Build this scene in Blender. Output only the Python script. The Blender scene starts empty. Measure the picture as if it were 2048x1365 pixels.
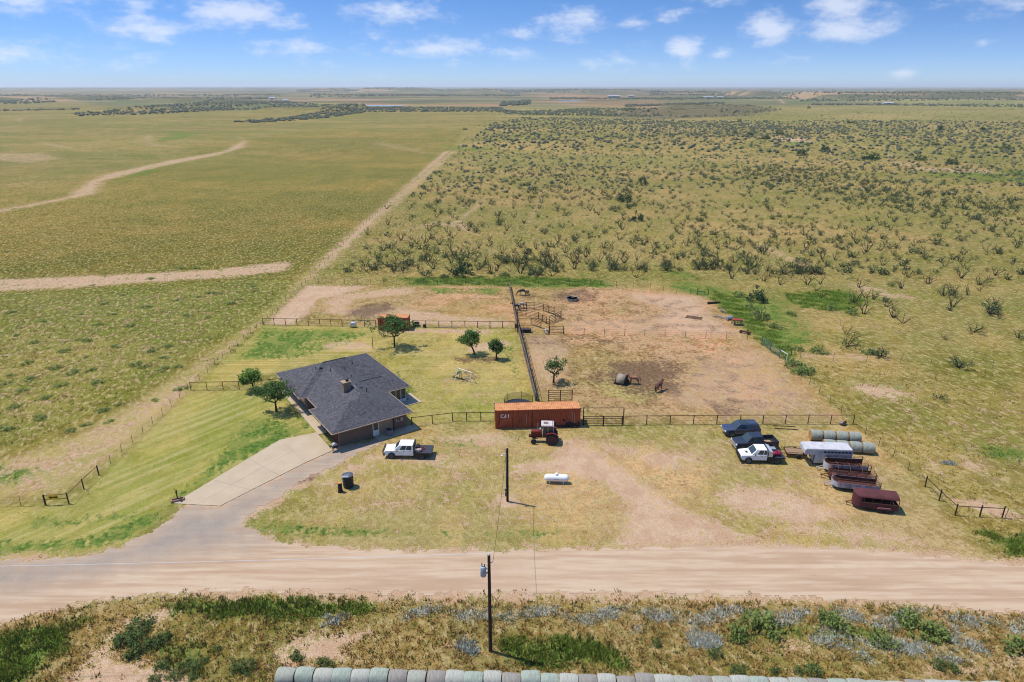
import bpy, bmesh, math, random
import numpy as np
from mathutils import Vector, Matrix
R = math.radians
random.seed(7); RNG = np.random.default_rng(11)
scene = bpy.context.scene
COL = scene.collection

# ------------------------------------------------------------------ camera
FPX = 1365.0; CAMH = 46.0
PITCH = math.atan((682.5-172.0)/FPX)
cam_d = bpy.data.cameras.new('camera'); cam = bpy.data.objects.new('camera', cam_d); COL.objects.link(cam)
cam.location = (0, 0, CAMH); cam.rotation_euler = (R(90)-PITCH, 0, 0)
cam_d.sensor_width = 36.0; cam_d.lens = FPX/2048*36.0; cam_d.clip_start = 0.5; cam_d.clip_end = 120000
scene.camera = cam

# ------------------------------------------------------------------ sun, sky, exposure
SUNV = Vector((-3.21, 1.13, 7.1)).normalized()
SUN_EL = math.asin(SUNV.z); SUN_AZ = math.atan2(SUNV.x, SUNV.y)
sl = bpy.data.lights.new('sun', 'SUN'); sl.energy = 4.9; sl.angle = R(0.53); sl.color = (1.0, 0.935, 0.83)
so = bpy.data.objects.new('sun', sl); COL.objects.link(so)
so.rotation_euler = SUNV.to_track_quat('Z', 'Y').to_euler(); so.location = (-60, 40, 150)
scene.view_settings.view_transform = 'Standard'; scene.view_settings.look = 'None'
scene.view_settings.gamma = 1.0; scene.view_settings.exposure = 0.02
scene.cycles.volume_bounces = 1
scene.cycles.max_bounces = 6
scene.cycles.filter_width = 1.1

CLOUDS = [(60,25,120,26,.75),(263,24,42,20,.65),(480,36,115,26,.95),(298,68,78,20,.95),(45,120,100,15,.65),(85,94,95,14,.5),
 (262,118,52,26,.45),(530,94,46,16,.65),(610,100,110,18,.6),(790,24,120,26,.65),(745,70,42,10,.55),(870,96,92,18,.9),
 (1145,44,82,22,.8),(1265,47,38,13,.65),(1350,42,46,18,.5),(1037,70,58,13,.65),(1115,82,56,12,.45),(1535,62,50,30,1.05),
 (1675,26,58,24,1.05),(1690,69,92,22,1.0),(1370,101,38,26,1.0),(1440,112,46,15,.55),(1762,46,50,16,.45),(1805,150,30,11,.9),
 (1990,16,95,30,.65),(2040,38,45,11,.65),(1230,124,95,22,.4),(1020,102,66,16,.45),(900,124,46,13,.4),(640,126,80,13,.4),
 (520,8,60,10,.3),(1450,8,60,9,.5),(760,158,40,10,.3),(1560,128,60,12,.35),(1970,100,30,10,.4),(395,58,40,12,.35)]

def build_world():
    w = bpy.data.worlds.new('World'); scene.world = w; w.use_nodes = True
    nt = w.node_tree; N = nt.nodes; L = nt.links; N.clear()
    def nd(t, **k):
        n = N.new(t)
        for a, b in k.items(): setattr(n, a, b)
        return n
    def m(op, a, b=None, c=None):
        n = nd('ShaderNodeMath', operation=op)
        for i, v in enumerate((a, b, c)):
            if v is None: continue
            if isinstance(v, (int, float)): n.inputs[i].default_value = v
            else: L.new(v, n.inputs[i])
        return n.outputs[0]
    geo = nd('ShaderNodeTexCoord'); sep = nd('ShaderNodeSeparateXYZ'); L.new(geo.outputs['Generated'], sep.inputs[0])
    x, y, z = sep.outputs
    zc = m('MAXIMUM', z, 0.0)
    comb = nd('ShaderNodeCombineXYZ'); L.new(x, comb.inputs[0]); L.new(y, comb.inputs[1])
    L.new(m('MULTIPLY_ADD', zc, 4.6, 0.03), comb.inputs[2])
    nrm = nd('ShaderNodeVectorMath', operation='NORMALIZE'); L.new(comb.outputs[0], nrm.inputs[0])
    sky = nd('ShaderNodeTexSky', sky_type='NISHITA'); sky.sun_disc = False
    sky.sun_elevation = SUN_EL; sky.sun_rotation = SUN_AZ; sky.air_density = 1.1; sky.dust_density = 0.8; sky.ozone_density = 2.5
    L.new(nrm.outputs[0], sky.inputs[0])
    az = m('ARCTAN2', x, y); el = m('ARCSINE', z)
    # cloud field: measured puffs in front, the same kind of puffs all round by noise
    cv = nd('ShaderNodeCombineXYZ'); L.new(m('MULTIPLY', az, 1.0), cv.inputs[0]); L.new(m('MULTIPLY', el, 2.2), cv.inputs[1])
    def noise(scale, detail, off):
        n = nd('ShaderNodeTexNoise'); n.inputs['Scale'].default_value = scale; n.inputs['Detail'].default_value = detail
        n.inputs['Roughness'].default_value = 0.6
        a = nd('ShaderNodeVectorMath', operation='ADD'); L.new(cv.outputs[0], a.inputs[0]); a.inputs[1].default_value = (off, off*.7, off*.3)
        L.new(a.outputs[0], n.inputs['Vector']); return n.outputs['Fac']
    n1 = noise(26, 5, 3.1); n2 = noise(7, 3, 9.0); n3 = noise(60, 4, 1.7)
    field = None
    for (px, py, hw, hh, k) in CLOUDS:
        a0 = math.atan2(px-1024, FPX*math.cos(PITCH)+ (682.5-py)*math.sin(PITCH))
        e0 = math.atan((682.5-py)/FPX) - PITCH
        sa, se = hw/FPX*1.25, hh/FPX*1.45
        dx = m('MULTIPLY', m('SUBTRACT', az, a0), 1/sa); dy = m('MULTIPLY', m('SUBTRACT', el, e0), 1/se)
        d = m('SQRT', m('ADD', m('MULTIPLY', dx, dx), m('MULTIPLY', dy, dy)))
        f = m('MULTIPLY', m('SUBTRACT', 1.0, d), k)
        field = f if field is None else m('MAXIMUM', field, f)
    gen = m('MULTIPLY', m('SUBTRACT', n2, 0.56), 4.0)        # clouds elsewhere round the sky
    away = m('MAXIMUM', m('MULTIPLY', m('SUBTRACT', m('ABSOLUTE', az), 0.66), 8.0), m('MULTIPLY', m('SUBTRACT', el, 0.115), 25.0))
    away = m('MINIMUM', m('MAXIMUM', away, 0.0), 1.0)
    gen = m('SUBTRACT', gen, m('MULTIPLY', m('SUBTRACT', 1.0, away), 3.0))
    field = m('MAXIMUM', field, gen)
    dens = m('ADD', field, m('MULTIPLY', m('SUBTRACT', n1, 0.5), 1.45))
    dens = m('ADD', dens, m('MULTIPLY', m('SUBTRACT', n3, 0.5), 0.6))
    mr = nd('ShaderNodeMapRange', interpolation_type='SMOOTHSTEP'); L.new(dens, mr.inputs[0])
    mr.inputs[1].default_value = 0.10; mr.inputs[2].default_value = .98; mr.inputs[3].default_value = 0; mr.inputs[4].default_value = 0.64
    above = m('MINIMUM', m('MAXIMUM', m('MULTIPLY', el, 60.0), 0.0), 1.0)
    fac = m('MULTIPLY', mr.outputs[0], above)
    # sky tint: a little bluer than the raw model
    tint = nd('ShaderNodeMix', data_type='RGBA', blend_type='MULTIPLY'); tint.inputs[0].default_value = 1.0
    L.new(sky.outputs[0], tint.inputs[6]); tint.inputs[7].default_value = (0.58, 1.0, 1.42, 1)
    hz = nd('ShaderNodeMix', data_type='RGBA'); L.new(m('MULTIPLY', m('EXPONENT', m('MULTIPLY', m('MAXIMUM', el, 0.0), -24.0)), 0.85), hz.inputs[0])   # pale air low over the horizon, all round
    L.new(tint.outputs[2], hz.inputs[6]); hz.inputs[7].default_value = (4.3, 5.3, 6.7, 1)
    cm = nd('ShaderNodeMix', data_type='RGBA'); L.new(fac, cm.inputs[0]); L.new(hz.outputs[2], cm.inputs[6])
    cm.inputs[7].default_value = (7.4, 7.7, 8.5, 1)
    bg = nd('ShaderNodeBackground'); bg.inputs['Strength'].default_value = 0.122
    L.new(cm.outputs[2], bg.inputs['Color'])
    out = nd('ShaderNodeOutputWorld'); L.new(bg.outputs[0], out.inputs['Surface'])
build_world()

# ------------------------------------------------------------------ helpers
def lin(c):
    c = c/255.0
    return c/12.92 if c <= .04045 else ((c+.055)/1.055)**2.4
def S(r, g, b, k=1.45):
    """base colour of a surface that reads as this sRGB value in full sun"""
    return (lin(r)/k, lin(g)/k, lin(b)/k)
_c, _s = math.cos(PITCH), math.sin(PITCH)
def at(px, py, z=0.0):
    """ground (or height z) point seen at a photograph pixel"""
    x = (px-1024)/FPX; y = -(py-682.5)/FPX
    d = (x, _c+y*_s, -_s+y*_c); t = (z-CAMH)/d[2]
    return (d[0]*t, d[1]*t)

def tag(o, label=None, cat=None, group=None, kind=None):
    if label: o['label'] = label
    if cat: o['category'] = cat
    if group: o['group'] = group
    if kind: o['kind'] = kind
    return o
def thing(name, label, cat, loc=(0,0,0), rz=0.0, group=None):
    o = bpy.data.objects.new(name, None); COL.objects.link(o); o.empty_display_size = .3
    if len(loc) == 2: loc = (loc[0], loc[1], 0)
    o.location = loc; o.rotation_euler = (0, 0, rz)
    return tag(o, label, cat, group)
def link(name, me, parent=None, loc=None, rot=None, scale=None):
    o = bpy.data.objects.new(name, me); COL.objects.link(o)
    if parent: o.parent = parent
    if loc is not None: o.location = loc if len(loc) == 3 else (loc[0], loc[1], 0)
    if rot is not None: o.rotation_euler = rot
    if scale is not None: o.scale = scale if hasattr(scale, '__len__') else (scale,)*3
    return o
def clone(o, parent=None):
    c = o.copy(); COL.objects.link(c); c.parent = parent
    for ch in o.children: clone(ch, c)
    return c

class MB:
    def __init__(s): s.v = []; s.f = []
    def add(s, vs, fs):
        b = len(s.v); s.v += [tuple(p) for p in vs]; s.f += [tuple(i+b for i in f) for f in fs]; return s
    def box(s, x0, x1, y0, y1, z0, z1):
        return s.add([(x0,y0,z0),(x1,y0,z0),(x1,y1,z0),(x0,y1,z0),(x0,y0,z1),(x1,y0,z1),(x1,y1,z1),(x0,y1,z1)],
                     [(3,2,1,0),(4,5,6,7),(0,1,5,4),(1,2,6,5),(2,3,7,6),(3,0,4,7)])
    def obox(s, c, sx, sy, sz, rz=0, ry=0, rx=0):
        M = Matrix.Translation(c) @ Matrix.Rotation(rz,4,'Z') @ Matrix.Rotation(ry,4,'Y') @ Matrix.Rotation(rx,4,'X')
        vs = [M @ Vector((a*sx/2,b*sy/2,d*sz/2)) for d in (-1,1) for a,b in ((-1,-1),(1,-1),(1,1),(-1,1))]
        return s.add(vs, [(3,2,1,0),(4,5,6,7),(0,1,5,4),(1,2,6,5),(2,3,7,6),(3,0,4,7)])
    def cyl(s, p0, p1, r0, r1=None, n=8, cap=True):
        r1 = r0 if r1 is None else r1
        p0, p1 = Vector(p0), Vector(p1); d = (p1-p0)
        if d.length < 1e-6: return s
        q = d.to_track_quat('Z','Y'); vs = []
        for p, r in ((p0,r0),(p1,r1)):
            for k in range(n):
                a = 2*math.pi*k/n; vs.append(p + q @ Vector((r*math.cos(a), r*math.sin(a), 0)))
        fs = [(k,(k+1)%n,n+(k+1)%n,n+k) for k in range(n)]
        if cap: fs += [tuple(range(n-1,-1,-1)), tuple(range(n,2*n))]
        return s.add(vs, fs)
    def tube(s, pts, r, n=6):
        for a, b in zip(pts[:-1], pts[1:]): s.cyl(a, b, r, r, n)
        return s
    def prism(s, prof, y0, y1, axis='y'):
        """side profile (x,z) extruded across"""
        n = len(prof)
        if axis == 'y': vs = [(x,y0,z) for x,z in prof]+[(x,y1,z) for x,z in prof]
        elif axis == 'x': vs = [(y0,x,z) for x,z in prof]+[(y1,x,z) for x,z in prof]
        else: vs = [(x,z,y0) for x,z in prof]+[(x,z,y1) for x,z in prof]
        return s.add(vs, [tuple(range(n)), tuple(range(2*n-1,n-1,-1))]+[(k,n+k,n+(k+1)%n,(k+1)%n) for k in range(n)])
    def lathe(s, prof, c=(0,0,0), axis='z', n=20):
        vs = []; c = Vector(c)
        for r, h in prof:
            for k in range(n):
                a = 2*math.pi*k/n; u, w = r*math.cos(a), r*math.sin(a)
                vs.append(c + Vector((u,w,h) if axis == 'z' else (u,h,w) if axis == 'y' else (h,u,w)))
        fs = [(i*n+k, i*n+(k+1)%n, (i+1)*n+(k+1)%n, (i+1)*n+k) for i in range(len(prof)-1) for k in range(n)]
        if prof[0][0] > 1e-4: fs.append(tuple(range(n-1,-1,-1)))
        if prof[-1][0] > 1e-4: fs.append(tuple(range((len(prof)-1)*n, len(prof)*n)))
        return s.add(vs, fs)
    def blob(s, c, rx, ry, rz, n=10, m=6):
        prof = [(math.sin(math.pi*i/m), -math.cos(math.pi*i/m)) for i in range(m+1)]
        vs = []
        for r, h in prof:
            for k in range(n):
                a = 2*math.pi*k/n; vs.append((c[0]+rx*r*math.cos(a), c[1]+ry*r*math.sin(a), c[2]+rz*h))
        return s.add(vs, [(i*n+k, i*n+(k+1)%n, (i+1)*n+(k+1)%n, (i+1)*n+k) for i in range(m) for k in range(n)])
    def quad(s, a, b, c, d): return s.add([a,b,c,d], [(0,1,2,3)])
    def mesh(s, name, mat, smooth=False):
        me = bpy.data.meshes.new(name); me.from_pydata(s.v, [], s.f); me.validate()
        bm = bmesh.new(); bm.from_mesh(me); bmesh.ops.remove_doubles(bm, verts=bm.verts, dist=1e-5)
        bmesh.ops.recalc_face_normals(bm, faces=bm.faces); bm.to_mesh(me); bm.free()
        if smooth:
            for p in me.polygons: p.use_smooth = True
        if mat is not None: me.materials.append(mat)
        return me
    def build(s, name, mat, parent=None, smooth=False, bevel=0, seg=2, label=None):
        o = link(name, s.mesh(name, mat, smooth), parent)
        if bevel:
            b = o.modifiers.new('bevel','BEVEL'); b.width = bevel; b.segments = seg; b.limit_method = 'ANGLE'; b.angle_limit = R(30)
        if label: o['label'] = label
        return o
def panel(quad, s0, s1, t0, t1, off=.012):
    """sub-rectangle of a quad (a b bottom, c d top above b a), pushed outward"""
    a, b, c, d = [Vector(p) for p in quad]
    n = (b-a).cross(d-a).normalized()*off
    def P(u, w): return (a*(1-u)+b*u)*(1-w)+(d*(1-u)+c*u)*w + n
    return P(s0,t0), P(s1,t0), P(s1,t1), P(s0,t1)

_mats = {}
def mat(name, col, col2=None, scale=3.0, rough=.85, metal=0.0, bump=0.0, bscale=None, spec=.3, detail=4, stretch=None, lo=.35, hi=.65, attr=None, coord='Object', trans=0.0, upn=0.0):
    if name in _mats: return _mats[name]
    m = bpy.data.materials.new(name); m.use_nodes = True; nt = m.node_tree; N = nt.nodes; L = nt.links
    p = N['Principled BSDF']; p.inputs['Roughness'].default_value = rough; p.inputs['Metallic'].default_value = metal
    p.inputs['Specular IOR Level'].default_value = spec
    p.inputs['Base Color'].default_value = (*col[:3], 1)
    tc = N.new('ShaderNodeTexCoord'); vec = tc.outputs[coord]
    if stretch:
        mp = N.new('ShaderNodeMapping'); mp.inputs['Scale'].default_value = stretch; L.new(vec, mp.inputs[0]); vec = mp.outputs[0]
    def noi(sc):
        n = N.new('ShaderNodeTexNoise'); n.inputs['Scale'].default_value = sc; n.inputs['Detail'].default_value = detail; L.new(vec, n.inputs['Vector']); return n.outputs['Fac']
    src = None
    if attr:
        a = N.new('ShaderNodeAttribute'); a.attribute_name = attr; src = a.outputs['Color']; L.new(src, p.inputs['Base Color'])
    if col2 is not None:
        mr = N.new('ShaderNodeMapRange'); L.new(noi(scale), mr.inputs[0]); mr.inputs[1].default_value = lo; mr.inputs[2].default_value = hi
        mx = N.new('ShaderNodeMix'); mx.data_type = 'RGBA'; L.new(mr.outputs[0], mx.inputs[0])
        mx.inputs[6].default_value = (*col[:3],1); mx.inputs[7].default_value = (*col2[:3],1); L.new(mx.outputs[2], p.inputs['Base Color'])
    if bump:
        b = N.new('ShaderNodeBump'); b.inputs['Strength'].default_value = bump; b.inputs['Distance'].default_value = .05
        L.new(noi(bscale or scale*3), b.inputs['Height']); L.new(b.outputs[0], p.inputs['Normal'])
    if trans:
        p.inputs['Subsurface Weight'].default_value = 0
        tr = N.new('ShaderNodeBsdfTranslucent'); ms = N.new('ShaderNodeMixShader'); ms.inputs[0].default_value = trans
        if src is not None: L.new(src, tr.inputs[0])
        else: tr.inputs[0].default_value = (*col[:3],1)
        L.new(p.outputs[0], ms.inputs[1]); L.new(tr.outputs[0], ms.inputs[2]); L.new(ms.outputs[0], N['Material Output'].inputs['Surface'])
    if upn:   # leaf tufts shade like the soft canopy they form
        g = N.new('ShaderNodeNewGeometry'); v1 = N.new('ShaderNodeVectorMath'); v1.operation = 'SCALE'; L.new(g.outputs['Normal'], v1.inputs[0]); v1.inputs['Scale'].default_value = 1-upn
        v2 = N.new('ShaderNodeVectorMath'); v2.operation = 'ADD'; L.new(v1.outputs[0], v2.inputs[0]); v2.inputs[1].default_value = (0,0,upn)
        v3 = N.new('ShaderNodeVectorMath'); v3.operation = 'NORMALIZE'; L.new(v2.outputs[0], v3.inputs[0]); L.new(v3.outputs[0], p.inputs['Normal'])
    _mats[name] = m; return m
# ------------------------------------------------------------------ ground cover layout (ground positions)
def W(pts): return np.array([at(*p) for p in pts])
def polydist(X, Y, poly):
    """signed distance, positive inside"""
    n = len(poly); d2 = np.full(X.shape, 1e18); ins = np.zeros(X.shape, bool)
    for i in range(n):
        ax, ay = poly[i]; bx, by = poly[(i+1) % n]
        ex, ey = bx-ax, by-ay; wx, wy = X-ax, Y-ay
        t = np.clip((wx*ex+wy*ey)/(ex*ex+ey*ey+1e-12), 0, 1)
        d2 = np.minimum(d2, (wx-ex*t)**2+(wy-ey*t)**2)
        c = ((ay > Y) != (by > Y)) & (X < (bx-ax)*(Y-ay)/(by-ay+1e-12)+ax)
        ins ^= c
    return np.where(ins, 1, -1)*np.sqrt(d2)
# (attribute, value, feather fraction of distance, pixel outline)
STRAWB, LAWN, FIELD, PAST, PEN, SAND = S(178,160,108), S(196,173,112), S(150,136,72), S(168,150,94), S(192,156,120), S(212,180,140)
OLIVE, FGREEN, GREYBR, REDF, FARG, FARB = S(152,140,84), S(148,144,76), S(112,108,92), S(190,146,124), S(112,124,90), S(158,148,124)
BASE = [
 (FIELD, 1.5, [(-900,262),(300,262),(640,240),(940,240),(905,300),(800,385),(700,465),(610,545),(560,592),(480,655),(380,735),(250,815),(120,885),(-100,930),(-900,950)]),
 (OLIVE, 14, [(-900,190),(200,195),(560,205),(1000,225),(960,262),(640,262),(420,290),(250,340),(-300,430),(-900,430)]),
 (S(142,130,62), 3, [(230,352),(420,330),(700,300),(880,300),(800,380),(690,470),(610,540),(300,545),(-60,555),(-60,440)]),
 (FGREEN, 1.5, [(-300,600),(0,590),(240,575),(420,565),(560,552),(590,560),(500,640),(420,690),(330,745),(200,820),(60,890),(-300,920)]),
 (S(194,168,116), 1.5, [(-200,985),(0,925),(150,872),(290,795),(400,722),(500,652),(570,592),(612,545),(650,545),(600,575),(527,650),(430,730),(385,785),(212,935),(120,992),(-200,1010)]),
 (PEN, 1.0, [(610,570),(1016,575),(1200,573),(1418,592),(1500,680),(1572,722),(1700,846),(1160,850),(1070,803),(1030,656),(527,650)]),
 (LAWN, .8, [(527,652),(1028,657),(1068,803),(990,842),(830,846),(740,705),(556,744),(384,782),(430,730)]),
 (S(194,175,112), .8, [(384,784),(560,776),(640,860),(350,1008),(260,1085),(130,1118),(-300,1122),(-300,1015),(90,1012),(140,1008),(200,950)]),
 (S(194,166,120), 1.0, [(830,848),(1160,852),(1706,850),(1790,925),(1960,1100),(2000,1125),(1200,1100),(700,1098),(500,1060),(560,990),(700,920)]),
 (S(160,146,86), 1.5, [(1580,725),(1800,735),(2400,760),(2600,1130),(2000,1125),(1950,1090),(1850,975),(1710,850)]),
 (S(176,148,104), .7, [(-300,1290),(100,1225),(300,1198),(800,1192),(1300,1192),(1700,1205),(2300,1250),(2500,1900),(-300,1900)]),
 # far country beyond the crest
 (S(132,134,112), 60, [(-2500,173.2),(4500,173.2),(4500,205),(2048,212),(1500,212),(1100,214),(900,205),(500,206),(0,206),(-2500,206)]),
 (FARG, 60, [(1050,188),(1350,187),(1560,196),(2100,196),(2100,206),(1500,209),(1330,205),(1180,199)]),
 (REDF, 25, [(1040,203),(1160,197),(1330,205),(1420,209),(1300,216),(1170,212)]),
 (REDF, 30, [(1045,188),(1330,188),(1400,192),(1230,195),(1040,192)]),
 (S(188,142,114), 20, [(1260,218),(1420,210),(1390,224),(1260,229)]),
 (REDF, 30, [(620,199),(700,195),(830,208),(800,213),(700,209)]),
 (REDF, 30, [(1040,208),(1000,213),(850,211),(850,207)]),
 (S(150,152,100), 30, [(1660,198),(2300,196),(2300,212),(1900,213)]),
 (FARG, 40, [(560,182),(860,181),(1010,186),(1000,193),(830,196),(620,192)]),
 (FARG, 25, [(150,206),(400,200),(560,203),(690,214),(640,222),(480,222),(250,217)]),
 (GREYBR, 25, [(1180,232),(1330,215),(1480,213),(1560,219),(1500,230),(1330,236)]),
 (FARB, 90, [(-800,181),(200,179),(540,181),(530,187),(200,190),(-800,190)]),
]
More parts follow.
